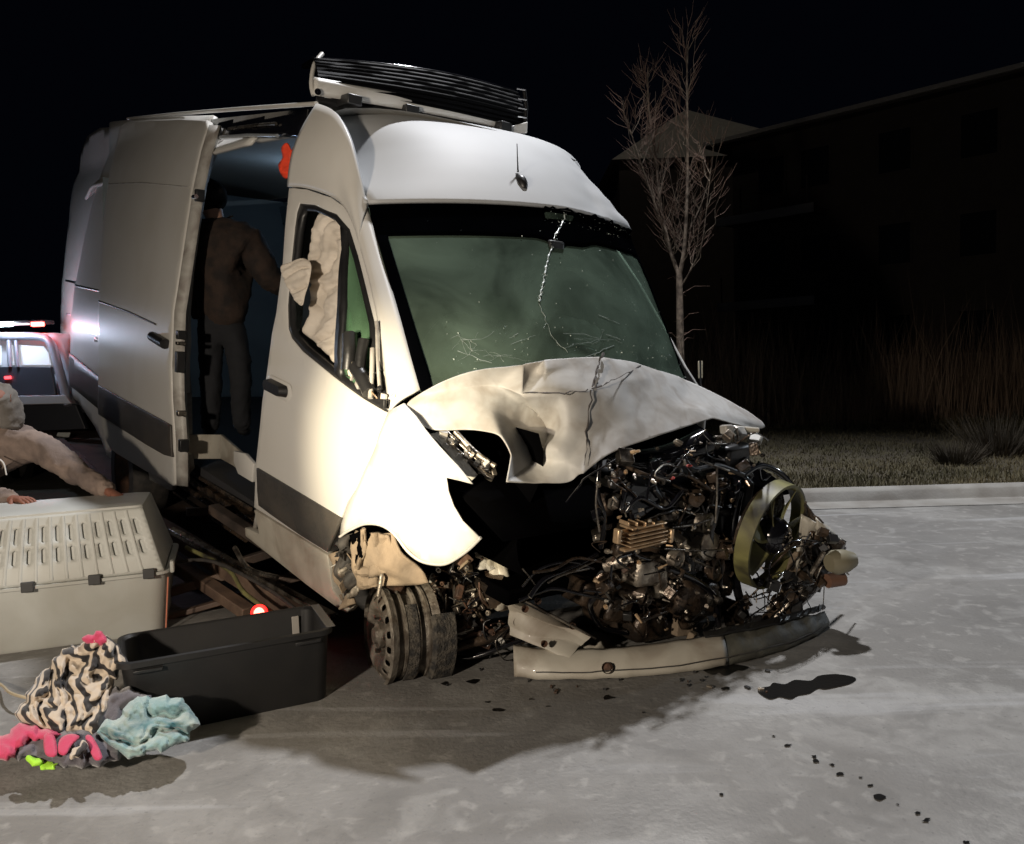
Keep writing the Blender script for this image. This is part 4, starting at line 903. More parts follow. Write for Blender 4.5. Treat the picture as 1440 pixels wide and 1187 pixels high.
# radiator support: pale folded strip leaning over, black beam beside it
sup = plate('radiator_support', [(1126, 722, .30), (1150, 735, .24), (1140, 790, .26), (1118, 800, .30)], 'paint_dirty', jit=.03, bend=.02)
plate('support_strip', [(1118, 775, .30), (1140, 775, .26), (1118, 842, .36), (1096, 836, .40)], 'mud', sup, jit=.02, bend=.02)
plate('support_strip', [(1096, 832, .40), (1116, 838, .36), (1100, 868, .42), (1084, 856, .46)], 'mud', sup, jit=.02, bend=.01)
plate('support_strip', [(1148, 728, .24), (1186, 762, .18), (1170, 790, .22), (1144, 752, .26)], 'paint_dirty', sup, jit=.03, bend=-.02)
etube('bumper_beam', [(1178, 760, .18), (1150, 810, .24), (1100, 860, .34), (1050, 900, .46), (1008, 930, .56)], (.036, .050), 'oily', van, n=6)
for (P_, m_) in (([(1168, 752, .2), (1192, 772, .16), (1150, 830, .26), (1120, 830, .3)], 'gloss_black'), ([(1120, 825, .3), (1150, 825, .26), (1100, 880, .4), (1070, 878, .44)], 'oily'), ([(1070, 870, .42), (1105, 872, .38), (1045, 915, .52), (1020, 908, .56)], 'gloss_black'), ([(1128, 705, .3), (1160, 735, .24), (1178, 765, .2), (1145, 760, .24)], 'oily')):
    plate('crushed_beam_skin', P_, m_, jit=.05, bend=.03, solid=.008, n=9)
etube('beam_edge', [(1160, 775, .18), (1125, 830, .26), (1085, 872, .34)], .012, 'steel', van, n=6)
for k in range(16):
    t = re_.random(); ebox('beam_clip', lerp(1175, 1010, t) + re_.gauss(0, 7), lerp(765, 918, t) + re_.gauss(0, 7), lerp(.16, .5, t), (.02, re_.uniform(.01, .03), re_.uniform(.01, .03)), re_.choice(['black', 'steel', 'gloss_black', 'alu']), rotr(1), par=van, bev=.003)
BR = [(1060, 810), (1100, 790), (1120, 760), (1160, 742), (1188, 772), (1130, 860), (1050, 932), (995, 930), (1030, 880)]
for k in range(64):
    x, y = rp(BR); d = lerp(.50, .16, (x - 1000) / 190) + re_.uniform(-.05, .02); s_ = re_.uniform(.5, 1.5)
    ebox('beam_bracket', x, y, d, (.03 * s_, re_.uniform(.008, .05) * s_, re_.uniform(.008, .05) * s_), re_.choice(['oily', 'oily', 'black', 'gloss_black', 'steel', 'oily', 'black']), rotr(1), par=van, bev=.002)
for k in range(34):
    x, y = rp(BR); d = lerp(.50, .16, (x - 1000) / 190) - .02; pts = [(x, y, d)]
    for q in range(3): pts.append((pts[-1][0] + re_.gauss(-6, 13), pts[-1][1] + re_.gauss(8, 12), d + re_.gauss(0, .02)))
    etube('cable', pts, re_.uniform(.002, .005), re_.choice(['gloss_black', 'black', 'oily', 'steel']), van, n=6, seg=4)
etube('wire_loop', [(1140, 750, .24), (1130, 770, .22), (1142, 795, .22), (1160, 785, .22), (1165, 765, .22)], .004, 'black', van)
# lamp pod hanging at the far end of the beam
pod = ecyl('fog_lamp', 1180, 790, .12, (-.35, -.9, .1), [(-.05, .001), (-.05, .035), (-.02, .052), (.03, .048), (.07, .032), (.085, .001)], mat('dirty_cream_lens', (.21, .19, .13), .5), van)
mb = MB(); mb.lathe(PX(1177, 815, .14), Vector((-.35, -.9, .1)), [(-.05, .001), (-.05, .03), (.03, .03), (.05, .001)], 14); part('lamp_bulb_holder', mb, mat('orange_brown_socket', (.16, .085, .055), .6), pod, smooth=40, recalc=True)
M['skirt_grey'] = mat('grey_green_skirt_plastic', (.075, .075, .062), .6, col2=(.14, .135, .11), nscale=10, dirt=(.03, .028, .024), dscale=12, damt=.7, bump=.3)
# ---- white bumper skirt lying bent on the ground
gxl = [(723, 918, 952), (770, 925, 956), (830, 925, 955), (880, 922, 953), (940, 915, 948), (1000, 905, 940), (1060, 893, 928), (1110, 880, 913), (1150, 868, 895), (1168, 862, 880)]
Bg = [w2v(G(a, c, .008)) for a, b, c in gxl]
def bump(u, v):
    k = u * (len(Bg) - 1); i = min(len(Bg) - 2, int(k)); t = k - i; base_ = Bg[i].lerp(Bg[i + 1], t); hpx = lerp(gxl[i][2] - gxl[i][1], gxl[i + 1][2] - gxl[i + 1][1], t) / 345
    zw = VI.to_3x3() @ Vector((0, 0, 1)); back = VI.to_3x3() @ Vector((0, 1, 0))
    return base_ + zw * (hpx * 1.05 * sin(v * 1.5)) + back * (.10 * (1 - cos(v * 1.6))) + zw * .006 * noise.noise(Vector((u * 20, v * 3, 0)))
mb = MB(); mb.grid(lambda u, v: bump(u * .60, v), 50, 8); bsk = part('bumper_skirt', mb, M['paint_dirty'], van, smooth=180, solid=.005)
mb = MB(); mb.grid(lambda u, v: bump(.595 + u * .405, v * (1 - .25 * u)) + Vector((.004, 0, .010 * noise.noise(Vector((u * 14, v * 2, 7))))), 40, 8); part('grey_skirt_end', mb, M['skirt_grey'], bsk, smooth=180, solid=.006)
plate('skirt_hook', [(720, 915, .96), (728, 914, .94), (732, 950, .93), (721, 952, .95)], 'paint_dirty', bsk, jit=.01, solid=.008)
plate('torn_foam', [(840, 905, .62), (905, 918, .58), (880, 940, .56), (826, 930, .6)], 'mud', bsk, jit=.05, solid=.008, n=9)
plate('torn_foam', [(920, 905, .55), (985, 895, .50), (1000, 918, .48), (930, 928, .52)], 'black', bsk, jit=.06, solid=.008, n=9)
bsk['label'] = 'pale bent bumper skirt lying on the road'
mb = MB(); mb.tube([bump(k / 40, .22) + Vector((-.003, .004, 0)) for k in range(3, 38)], .0025, 6); part('skirt_rib', mb, M['moulding'], bsk, smooth=60)
mb = MB(); mb.grid(lambda u, v: bump(lerp(.55, 1, u), lerp(.75, 1, v)) + Vector((0, 0, .02 + .008 * noise.noise(Vector((u * 25, v * 2, 3))))), 30, 2); part('torn_edge', mb, M['black'], bsk, smooth=0, solid=.01)
mb = MB(); mb.lathe(bump(.27, .35) + Vector((-.012, .0, 0)), VI.to_3x3() @ Vector((0, -1, .2)), [(0, .001), (0, .014), (-.005, .02), (.004, .021), (.012, .021)], 18); part('hole_ring', mb, M['rust'], bsk, recalc=True)
for (a, b, x, s_, m_) in ((972, 900, .45, (.03, .05, .07), 'mud'), (1000, 930, .42, (.03, .025, .04), 'brass'), (960, 880, .5, (.04, .09, .08), 'mud'), (1035, 915, .4, (.03, .12, .03), 'steel'), (1015, 935, .38, (.03, .04, .03), 'gloss_black'), (937, 885, .5, (.01, .02, .012), 'brass')): ebox('bracket', a, b, x, s_, m_, rotr(.5), par=van)
# ---- near side frame leg (pale) from the suspension down to the skirt
leg = plate('frame_leg', [(716, 838, .82), (830, 896, .60), (800, 932, .58), (722, 893, .80)], 'paint_dirty', jit=.015, bend=.015, solid=.04, bev=.004)
plate('frame_leg_end', [(812, 908, .60), (845, 905, .58), (862, 922, .60), (830, 932, .62)], 'paint_dirty', leg, jit=.02, solid=.01)
etube('frame_flange', [(722, 836, .78), (770, 862, .68), (838, 898, .56)], .006, 'steel', leg)
for (a, b) in ((738, 856), (765, 905), (845, 925), (756, 845), (805, 880)): ecyl('bolt', a, b, .62, (-1, .3, 0), [(-.01, .0005), (-.01, .009), (.0, .009), (.0, .014), (.006, .014)], 'rust', leg, n=8)
plate('shock_tower', [(684, 770, .92), (712, 782, .86), (716, 852, .84), (690, 858, .90)], 'paint_dirty', jit=.05, bend=.02, solid=.012)
plate('shock_tower', [(668, 765, .98), (690, 765, .92), (700, 800, .90), (676, 800, .95)], 'inner_metal', jit=.05, bend=.02, solid=.012)
# ---- arch liner torn open
lin = plate('arch_liner', [(500, 748, 1.14), (552, 750, .98), (606, 818, .84), (506, 828, 1.12)], 'mud', jit=.035, bend=-.02, n=10)
plate('liner_panel', [(524, 748, 1.04), (548, 752, .98), (560, 800, .95), (520, 812, 1.04)], 'mud', lin, jit=.03, bend=.02)
plate('liner_panel', [(500, 796, 1.10), (532, 800, 1.03), (530, 826, 1.03), (504, 824, 1.10)], 'mud', lin, jit=.03)
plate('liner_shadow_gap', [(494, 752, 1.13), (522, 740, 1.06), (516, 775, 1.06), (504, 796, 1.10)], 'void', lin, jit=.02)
plate('liner_fold', [(508, 744, 1.06), (516, 742, 1.04), (508, 800, 1.07), (500, 802, 1.09)], 'mud', lin, jit=.02, bend=.02)
plate('torn_liner', [(474, 762, 1.22), (492, 752, 1.14), (502, 820, 1.12), (484, 838, 1.20)], 'rubber', lin, jit=.06, bend=.02, n=9)
plate('torn_liner', [(476, 800, 1.2), (500, 790, 1.12), (506, 832, 1.12), (490, 842, 1.18)], 'mudsteel', lin, jit=.06, bend=.02, n=9)
etube('liner_strut', [(537, 806, 1.0), (535, 820, 1.0), (532, 838, 1.0)], .008, 'alu', lin)
for k in range(9): ebox('liner_shred', re_.uniform(474, 500), re_.uniform(755, 830), 1.14, (.004, re_.uniform(.01, .05), re_.uniform(.01, .05)), re_.choice(['mud', 'rubber', 'rubber']), rotr(1), par=lin, bev=.002)
# ---- bare front rim and brake

wd_ = Vector((.22, .97, .0)).normalized(); wc = PY(534, 893, .93); wheel = empty('front_wheel', parent=van)
def wl_(name, prof, m, n=48, par=wheel): mb = MB(); mb.lathe(wc, wd_, prof, n); return part(name, mb, M[m], par, smooth=35, recalc=True)
wl_('rim', [(.0, .178), (.012, .186), (.004, .196), (-.02, .19), (-.03, .172), (-.09, .160), (-.13, .166), (-.17, .182), (-.19, .194), (-.195, .18), (-.17, .165), (-.09, .15), (-.02, .165)], 'mudsteel')

# wheel disc with a ring of round vent holes
ua = wd_.orthogonal().normalized(); ub = wd_.cross(ua); hs = []
ring = [(cos(2 * pi * k / 60) * .172, sin(2 * pi * k / 60) * .172) for k in range(60)]
for k in range(16):
    q = 2 * pi * k / 16; hs.append([(cos(q) * .145 + cos(t * pi / 4) * .0145, sin(q) * .145 + sin(t * pi / 4) * .0145) for t in range(8)])
v, f = tri(ring, hs, .012); mb = MB(); mb.add([wc + ua * q.x + ub * q.y + wd_ * (-.015 + .03 * sstep(.06, .13, q.length) - .02 * sstep(.13, .172, q.length)) for q in v], f); part('wheel_disc', mb, M['mudsteel'], wheel, smooth=60, solid=.006)
wl_('wheel_hub', [(-.01, .05), (.01, .05), (.015, .035), (.025, .03), (.027, .001)], 'mudsteel', 20)
for k in range(6):
    q = 2 * pi * k / 6; mb = MB(); mb.lathe(wc + (ua * cos(q) + ub * sin(q)) * .075 - wd_ * .012, wd_, [(0, .011), (.02, .010), (.022, .001)], 6); part('lug_nut', mb, M['steel'], wheel, recalc=True)
for (h0, r0) in ((-.055, .170), (-.105, .178), (-.15, .176)): wl_('rim_rib', [(h0 - .007, r0 - .012), (h0 - .005, r0 + .008), (h0 + .005, r0 + .008), (h0 + .007, r0 - .012)], 'mudsteel')
# shredded tyre bead hanging round the barrel
mb = MB(); mb.lathe(wc, wd_, [(-.065, .17), (-.06, .19), (-.10, .192), (-.10, .17)], 30, 0.4, 4.9); o = part('tyre_shred', mb, M['tread'], wheel, smooth=30, recalc=True)
mb = MB(); mb.lathe(wc, wd_, [(-.15, .19), (-.16, .215), (-.24, .215), (-.25, .19)], 40, -.6, 4.6); part('tyre_shred', mb, M['tread'], wheel, smooth=30, recalc=True)
ecyl('brake_drum', 548, 838, 1.16, wd_, [(-.05, .001), (-.05, .09), (.03, .10), (.04, .06), (.04, .001)], 'rust', van)
# ---- suspension wreckage between rim and frame leg
SUS = [(600, 800), (640, 790), (690, 775), (715, 800), (722, 860), (740, 900), (700, 905), (650, 905), (612, 930), (604, 860)]
etube('control_arm', [(605, 925, 1.0), (650, 908, .92), (700, 895, .86), (760, 878, .78)], (.022, .016), 'oily', van)
etube('control_arm', [(620, 905, 1.0), (680, 890, .9), (735, 884, .84)], .012, 'rust', van)
etube('steering_rod', [(616, 918, 1.0), (660, 925, .9), (720, 905, .8), (800, 880, .7)], .009, 'gloss_black', van)
etube('strut', [(640, 800, 1.02), (648, 840, 1.0), (655, 880, .98)], .030, 'oily', van)
etube('drop_link', [(626, 835, 1.0), (626, 870, .98), (628, 905, .97)], .006, 'steel', van); ecyl('ball_joint', 627, 900, .97, (0, 0, 1), [(-.02, .001), (-.02, .016), (.01, .02), (.02, .001)], 'steel', van)
ecyl('knuckle', 660, 838, .98, (0.3, 1, 0), [(-.05, .001), (-.05, .04), (.0, .065), (.04, .05), (.05, .001)], 'steel', van)
ecyl('coil_cup', 690, 828, .9, (0, .3, 1), [(-.06, .001), (-.06, .05), (.05, .06), (.06, .001)], 'oily', van)
ecyl('bush', 727, 870, .80, (-1, .3, 0), [(-.03, .001), (-.03, .018), (-.015, .026), (.03, .026)], 'rust', van)
for k in range(60):
    x, y = rp(SUS); t = (x - 600) / 140; d = lerp(1.02, .82, t) + re_.uniform(-.03, .08); s = re_.uniform(.5, 1.4)
    ebox('bracket', x, y, d, (.03 * s, re_.uniform(.01, .05) * s, re_.uniform(.01, .05) * s), re_.choice(['oily', 'steel', 'rust', 'mud', 'inner_metal', 'oily', 'black']), rotr(1), par=van, bev=.003)
for k in range(36):
    x, y = rp(SUS); t = (x - 600) / 140; d = lerp(1.0, .8, t); r = re_.uniform(.005, .012); l = .02
    ecyl('bolt', x, y, d, (re_.gauss(-1, .4), re_.gauss(.5, .6), re_.gauss(0, .5)), [(0, .0005), (0, r), (l * .5, r), (l * .5, r * .6), (l, .0005)], re_.choice(['steel', 'alu', 'rust']), van, n=6)
for k in range(30):
    x, y = rp(SUS); t = (x - 600) / 140; d = lerp(1.0, .8, t); pts = [(x, y, d)]
    for q in range(3): pts.append((pts[-1][0] + re_.gauss(0, 14), pts[-1][1] + re_.gauss(6, 12), d + re_.gauss(0, .02)))
    etube('cable', pts, re_.uniform(.002, .005), re_.choice(['gloss_black', 'black', 'steel', 'rust']), van, n=6, seg=4)
# ---- broken headlamp carrier in the torn lamp opening
hl = plate('headlamp_carrier', [(606, 611, .88), (622, 607, .86), (672, 668, .70), (664, 676, .72)], 'paint', jit=.01, solid=.012)
etube('carrier_rail', [(640, 607, .82), (668, 636, .74), (697, 656, .66)], .010, 'alu', hl); etube('carrier_rail', [(618, 610, .86), (650, 640, .78), (684, 668, .68)], .008, 'alu', hl); etube('carrier_rail', [(628, 607, .84), (640, 618, .8), (690, 664, .68)], .006, 'steel', hl)
for k in range(26):
    t = re_.random(); x, y = lerp(615, 690, t) + re_.gauss(0, 5), lerp(612, 664, t) + re_.gauss(0, 6)
    ebox('lamp_fragment', x + 4, y, lerp(.84, .66, t), (.015, re_.uniform(.008, .03), re_.uniform(.008, .03)), re_.choice(['alu', 'paint', 'steel', 'inner_metal', 'black']), rotr(1), par=hl, bev=.002)
# ---- front-side rear jagged end of the sill
plate('sill_end', [(462, 780, 1.36), (474, 776, 1.30), (497, 850, 1.16), (486, 856, 1.22)], 'mud', jit=.05, bend=.02)
for k in range(10): ebox('sill_fragment', re_.uniform(468, 492), re_.uniform(770, 850), 1.26, (.004, re_.uniform(.01, .04), re_.uniform(.02, .06)), re_.choice(['mud', 'inner_metal', 'oily']), rotr(1), par=van)

# ================================================================ ROOF REFRIGERATION UNIT AND AERIAL
M['slat'] = mat('dull_black_slats', (.0025, .0025, .003), .6, spec=.05)
ac = empty('roof_cooling_unit', parent=van)
def acp(px, py, x=2.35): return PX(px, py, x)
def acsec(name, prof_px, x0, m, depth=.75, par=ac, solid=.02):
    pass
# white base tray: a long shallow shell across the roof, open black condenser grille above it
L_ = acp(441, 134); R2 = acp(736, 188); up_v = Vector((0, 0, 1))
def base(u, v):
    p = L_.lerp(R2, u); h = lerp(.085, .055, u) * (1 if u < .3 else lerp(1, .75, sstep(.3, .42, u))); 
    return p + Vector((.02 * sin(pi * u) * -3 - .012 * sin(v * pi), 0, h * v))
mb = MB(); mb.grid(base, 60, 4); part('base_tray', mb, M['paint'], ac, smooth=60, solid=.03)
mb = MB(); c_ = (L_ + R2) / 2; mb.box(c_ + Vector((.20, -.06, .03)), (.26, (L_ - R2).length * .84, .06), Matrix.Rotation(math.atan2(L_.z - R2.z, L_.y - R2.y), 3, 'X')); part('tray_floor', mb, M['paint'], ac, bevel=.02)
mb = MB(); mb.tube([acp(445, 142, 2.4) , acp(600, 165, 2.3), acp(720, 188, 2.35)], .022, 6); part('mounting_frame', mb, M['black'], ac)
for (a, b) in ((480, 146), (560, 160), (690, 182)): mb = MB(); mb.box(acp(a, b, 2.4), (.3, .08, .05)); part('mounting_foot', mb, M['black'], ac, bevel=.006)
gl = [acp(452, 76), acp(740, 124)]; gb = [acp(446, 126), acp(738, 184)]
def gr(u, v): return gb[0].lerp(gb[1], u).lerp(gl[0].lerp(gl[1], u), v) + Vector((.01 + .10 * v ** 2 - .06 * sin(pi * u), 0, .02 * sin(pi * u) * v))
mb = MB(); mb.grid(gr, 40, 10); part('grille_panel', mb, M['void'], ac, smooth=180, solid=.01)
for k in range(9):
    v_ = .06 + k * .105; mb = MB(); mb.tube([gr(i / 24, v_) + Vector((-.008, 0, 0)) for i in range(25)], .015, 6); part('grille_slat', mb, M['slat'], ac, smooth=60)
mb = MB(); a0_ = gl[0].lerp(gl[1], .0)
mb.grid(lambda u, v: gr(u, 1) + Vector((.12 * v, 0, -.01 * v)), 20, 6); part('top_cover', mb, M['void'], ac, smooth=180, solid=.02)
mb = MB(); mb.tube([gr(k / 20, 1.0) for k in range(21)], .008, 6); part('top_edge', mb, M['gloss_black'], ac, smooth=60)
mb = MB(); mb.tube(smooth_poly([acp(441, 134, 2.36), acp(438, 118, 2.38), acp(442, 92, 2.42), acp(453, 76, 2.48)], 4, False), .012, 8); part('end_cheek', mb, M['paint'], ac, smooth=60)
mb = MB(); mb.tube([acp(737, 126, 2.36), acp(740, 150, 2.34), acp(738, 186, 2.32)], .012, 8); part('end_cheek', mb, M['black'], ac, smooth=60)
plate('corner_cap', [(716, 178, 2.3), (738, 172, 2.3), (737, 188, 2.3), (712, 190, 2.3)], 'paint', ac, solid=.03, bev=.006)
chrome = mat('bright_slat_end', (.85, .86, .88), .15, metal=1)
for (a, b) in ((735, 126), (737, 140), (737, 153), (737, 165)):
    mb = MB(); mb.tube([acp(a - 9, b - 1.5, 2.30), acp(a + 3, b + .5, 2.30)], .006, 6); part('slat_end', mb, chrome, ac)
mb = MB(); mb.lathe(acp(447, 129, 2.32), (-1, .3, 0), [(-.01, .001), (-.01, .012), (.0, .016)], 12); part('tray_bolt', mb, M['gloss_black'], ac, recalc=True)
# aerial on the cap
ant = None; best = 1e9
for i in range(0, 45):
    for j in range(0, 89):
        p = capf(i / 44, j / 88); q = scr(p); d = (q[0] - 733) ** 2 + (q[1] - 258) ** 2
        if d < best and v2w(p).y < 4.4: best = d; ant = p; auv = (i / 44, j / 88)
bm = bmesh.new(); bmesh.ops.create_uvsphere(bm, u_segments=20, v_segments=12, radius=1)
t1 = (capf(auv[0] + .03, auv[1]) - ant).normalized(); t2 = (capf(auv[0], auv[1] + .02) - ant); t2 = (t2 - t1 * t1.dot(t2)).normalized(); nn = t1.cross(t2); nn = -nn if nn.x > 0 else nn
for v in bm.verts:
    k = 1 - .45 * max(0, v.co.x); v.co = ant + t1 * (v.co.x * .058 + .012) + t2 * v.co.y * .027 * k + nn * max(0, v.co.z) * .032 * k + nn * .004
me = bpy.data.meshes.new('aerial'); bm.to_mesh(me); bm.free(); me.materials.append(M['black'])
for p in me.polygons: p.use_smooth = True
aer = bpy.data.objects.new('aerial', me); COL.objects.link(aer); aer.parent = van
tip = ant + t1 * .06 + nn * .02; wz = VIR @ Vector((0, 0, 1))
mb = MB(); mb.tube([tip, tip + wz * .06, tip + wz * .145], [.0045, .003, .0022], 6); part('aerial_rod', mb, M['black'], aer, smooth=60)
# ================================================================ THINGS ROUND THE VAN
# ---- tilted flatbed of the recovery truck under the van
M['bed'] = mat('worn_bed_steel', (.085, .065, .055), .6, metal=.3, col2=(.03, .025, .022), nscale=6, nmix=.8, dirt=(.16, .11, .08), dscale=4, damt=.5, bump=.3)
bed = empty('recovery_flatbed', mw=VM, label='dark tilted steel recovery flatbed under the rear of the van', cat='truck bed')
mb = MB(); mb.box((5.2, -.05, .02), (6.6, 2.15, .05)); mb.build('deck_plate', M['bed'], bed, bevel=.005)
for y in (-1.12, 1.04):
    mb = MB(); mb.box((5.2, y, .0), (6.7, .07, .16)); mb.build('side_rail', M['bed'], bed, bevel=.008)
for k in range(9):
    mb = MB(); mb.box((2.3 + k * .7, -.05, -.06), (.07, 2.1, .10)); mb.build('cross_member', M['bed'], bed, bevel=.004)
    mb = MB(); mb.box((2.2 + k * .7, 1.09, .0), (.10, .035, .11)); mb.build('stake_pocket', M['bed'], bed, bevel=.004)
def wtube(name, pts, r, m, par, n=8, seg=4, loc=None):
    P = smooth_poly([D(*p) - (loc or Vector()) for p in pts], seg, False); mb = MB(); mb.tube(P, r if not isinstance(r, tuple) else [lerp(r[0], r[1], i / (len(P) - 1)) for i in range(len(P))], n); return mb.build(name, m, par, smooth=60)
# lower loading frame with its beams reaching to the road
c0 = G(400, 905); fr_ = empty('loading_frame', (c0.x, c0.y, 0), 'brown steel loading frame with diagonal beams between pet crate and van sill', 'ramp frame')
def beam(px1, py1, d1, px2, py2, d2, w_, h_, m='bed', name='beam'):
    d1 *= 1.07; d2 *= 1.07; a = D(px1, py1, d1) - Vector((c0.x, c0.y, 0)); b = D(px2, py2, d2) - Vector((c0.x, c0.y, 0)); d = (b - a); R = d.to_track_quat('X', 'Z').to_matrix(); mb = MB(); mb.box((a + b) / 2, (d.length, w_, h_), R); return mb.build(name, M[m], fr_, bevel=.006)
M['bed2'] = mat('brown_beam', (.15, .10, .07), .6, col2=(.07, .045, .035), nscale=7, nmix=.8, bump=.3)
beam(215, 735, 4.9, 452, 880, 3.75, .10, .09, 'bed2'); beam(240, 745, 4.6, 470, 868, 3.7, .05, .03, 'steel', 'edge_strip'); beam(200, 760, 4.7, 350, 862, 4.0, .08, .06, 'bed2')
beam(230, 835, 4.25, 345, 800, 4.35, .06, .05, 'bed2'); beam(235, 868, 4.1, 350, 835, 4.2, .05, .03, 'bed2'); beam(300, 715, 4.6, 480, 835, 3.9, .07, .06, 'bed'); beam(262, 720, 4.7, 372, 715, 4.9, .05, .05, 'bed')
beam(455, 882, 3.75, 400, 905, 3.7, .12, .05, 'bed'); beam(380, 820, 4.1, 455, 800, 4.2, .06, .05, 'bed'); beam(340, 790, 4.3, 420, 765, 4.5, .05, .05, 'bed')
def wt(name, pts, r, m): return wtube(name, pts, r, M[m], fr_, loc=Vector((c0.x, c0.y, 0)))
wt('air_hose', [(262, 770, 4.5), (320, 800, 4.3), (345, 835, 4.1), (400, 872, 3.9)], .012, 'yellow'); wt('air_hose', [(250, 790, 4.4), (300, 790, 4.3), (380, 830, 4.0), (440, 878, 3.8)], .010, 'rubber'); wt('chain', [(330, 770, 4.3), (350, 800, 4.2), (390, 812, 4.1)], .014, 'steel')
lmpc = D(365, 862, 3.9)
lp = empty('marker_lamp', lmpc, 'small glowing red marker lamp above the rim of the black bin', 'lamp')
mb = MB(); mb.lathe((0, 0, 0), (0, -1, .2), [(-.02, .036), (0, .038), (.0, .001)], 16); mb.build('lamp_base', M['black'], lp, recalc=True)
red_on = mat('lit_red_lens', (1, .05, .03), .3, emis=(1, .01, .01), estr=3)
mb = MB(); mb.lathe((0, 0, 0), (0, -1, .2), [(0, .028), (.012, .025), (.022, .015), (.027, .001)], 16); mb.build('lens', mat('lit_red_core', (1, .3, .2), .3, emis=(1, .10, .07), estr=12), lp, recalc=True)
mb = MB(); mb.lathe((0, 0, 0), (0, -1, .2), [(0, .042), (.008, .042), (.012, .028), (.0, .028)], 20, close=True); mb.build('lens_rim', red_on, lp, recalc=True)
l_ = lamp('marker_glow', 'POINT', lmpc + Vector((0, -.05, .02)), None, .12, (1, .04, .02), .02)

# ---- black storage bin
def rr(w, d, r, n=5):
    out = []
    for cx, cy, a in ((w / 2 - r, d / 2 - r, 0), (-w / 2 + r, d / 2 - r, 90), (-w / 2 + r, -d / 2 + r, 180), (w / 2 - r, -d / 2 + r, 270)):
        for k in range(n + 1): q = RAD(a + 90 * k / n); out.append((cx + r * cos(q), cy + r * sin(q)))
    return out
def rings(specs):
    mb = MB(); vs = []; fs = []; n = None
    for (w, d, r, z, ox, oy) in specs:
        R = rr(w, d, r); n = len(R); vs += [(x + ox, y + oy, z) for x, y in R]
    m = len(specs)
    for i in range(m - 1):
        for k in range(n): k2 = (k + 1) % n; fs.append((i * n + k, i * n + k2, (i + 1) * n + k2, (i + 1) * n + k))
    fs.append(tuple(range(n - 1, -1, -1))); fs.append(tuple((m - 1) * n + k for k in range(n)))
    return mb.add(vs, fs)
bA = G(200, 1042); bB = G(472, 985); bu = (bB - bA).normalized(); bv = Vector((-bu.y, bu.x, 0)); bl_ = (bB - bA).length + .06; bd = .36
bc = bA + bu * (bl_ / 2 - .06) + bv * (bd / 2)
binm = mat('black_bin_plastic', (.010, .010, .0105), .5, col2=(.016, .0155, .015), bump=.04, bscale=200)
bin_ = empty('storage_bin', bc, 'open black plastic storage bin standing on the road before the front wheel', 'storage bin'); bin_.rotation_euler.z = math.atan2(bu.y, bu.x)
W2, D2 = bl_, bd
rings([(W2 - .06, D2 - .06, .04, 0, 0, 0), (W2 - .05, D2 - .05, .05, .01, 0, 0), (W2 - .012, D2 - .012, .05, .275, 0, 0), (W2 + .02, D2 + .02, .055, .277, 0, 0), (W2 + .02, D2 + .02, .055, .298, 0, 0), (W2 - .012, D2 - .012, .05, .30, 0, 0), (W2 - .03, D2 - .03, .05, .29, 0, 0), (W2 - .065, D2 - .065, .045, .012, 0, 0)]).build('tub', binm, bin_, smooth=40)
for x in (-.3, .3): mb = MB(); mb.box((W2 * x * 1.25, -D2 / 2 - .008, .262), (.10, .012, .014)); mb.build('rim_clip', M['black'], bin_, bevel=.003)
for x in (-.2, 0, .2): mb = MB(); mb.box((W2 * x * 1.4, -D2 / 2 + .008, .15), (.006, .006, .22)); 
mb = MB(); mb.box((W2 / 2 - .09, D2 / 2 - .03, .22), (.03, .006, .10)); mb.build('inner_glint', mat('pale_glint_grey', (.35, .33, .30), .4), bin_, bevel=.002)  # pale strip paints in a reflection on the inner wall
mb = MB(); mb.box((W2 / 2 - .0, 0, .302), (.035, D2 - .03, .004)); mb.build('end_rim', mat('scuffed_rim', (.12, .115, .11), .35), bin_, bevel=.001)

# ---- pale grey pet crate
cA = G(243, 892); cB = G(0, 925); cu = (cA - cB).normalized(); cv = Vector((-cu.y, cu.x, 0)); CL, CD = 1.12, .70
cc = cA - cu * (CL / 2) + cv * (CD / 2)
crm = mat('pale_grey_crate_plastic', (.52, .53, .50), .5, col2=(.44, .45, .43), nscale=3, dirt=(.3, .28, .22), dscale=3, damt=.35, bump=.05, bscale=120)
crate = empty('pet_crate', cc, 'large pale grey plastic pet crate with slotted upper half, standing left of the black bin', 'pet crate'); crate.rotation_euler.z = math.atan2(cu.y, cu.x)
rings([(CL - .10, CD - .10, .06, 0, 0, 0), (CL - .08, CD - .08, .07, .015, 0, 0), (CL - .012, CD - .012, .08, .315, 0, 0), (CL + .03, CD + .03, .08, .32, 0, 0), (CL + .03, CD + .03, .08, .335, 0, 0), (CL - .03, CD - .03, .07, .336, 0, 0), (CL - .11, CD - .11, .06, .03, 0, 0)]).build('base_tub', crm, crate, smooth=40)
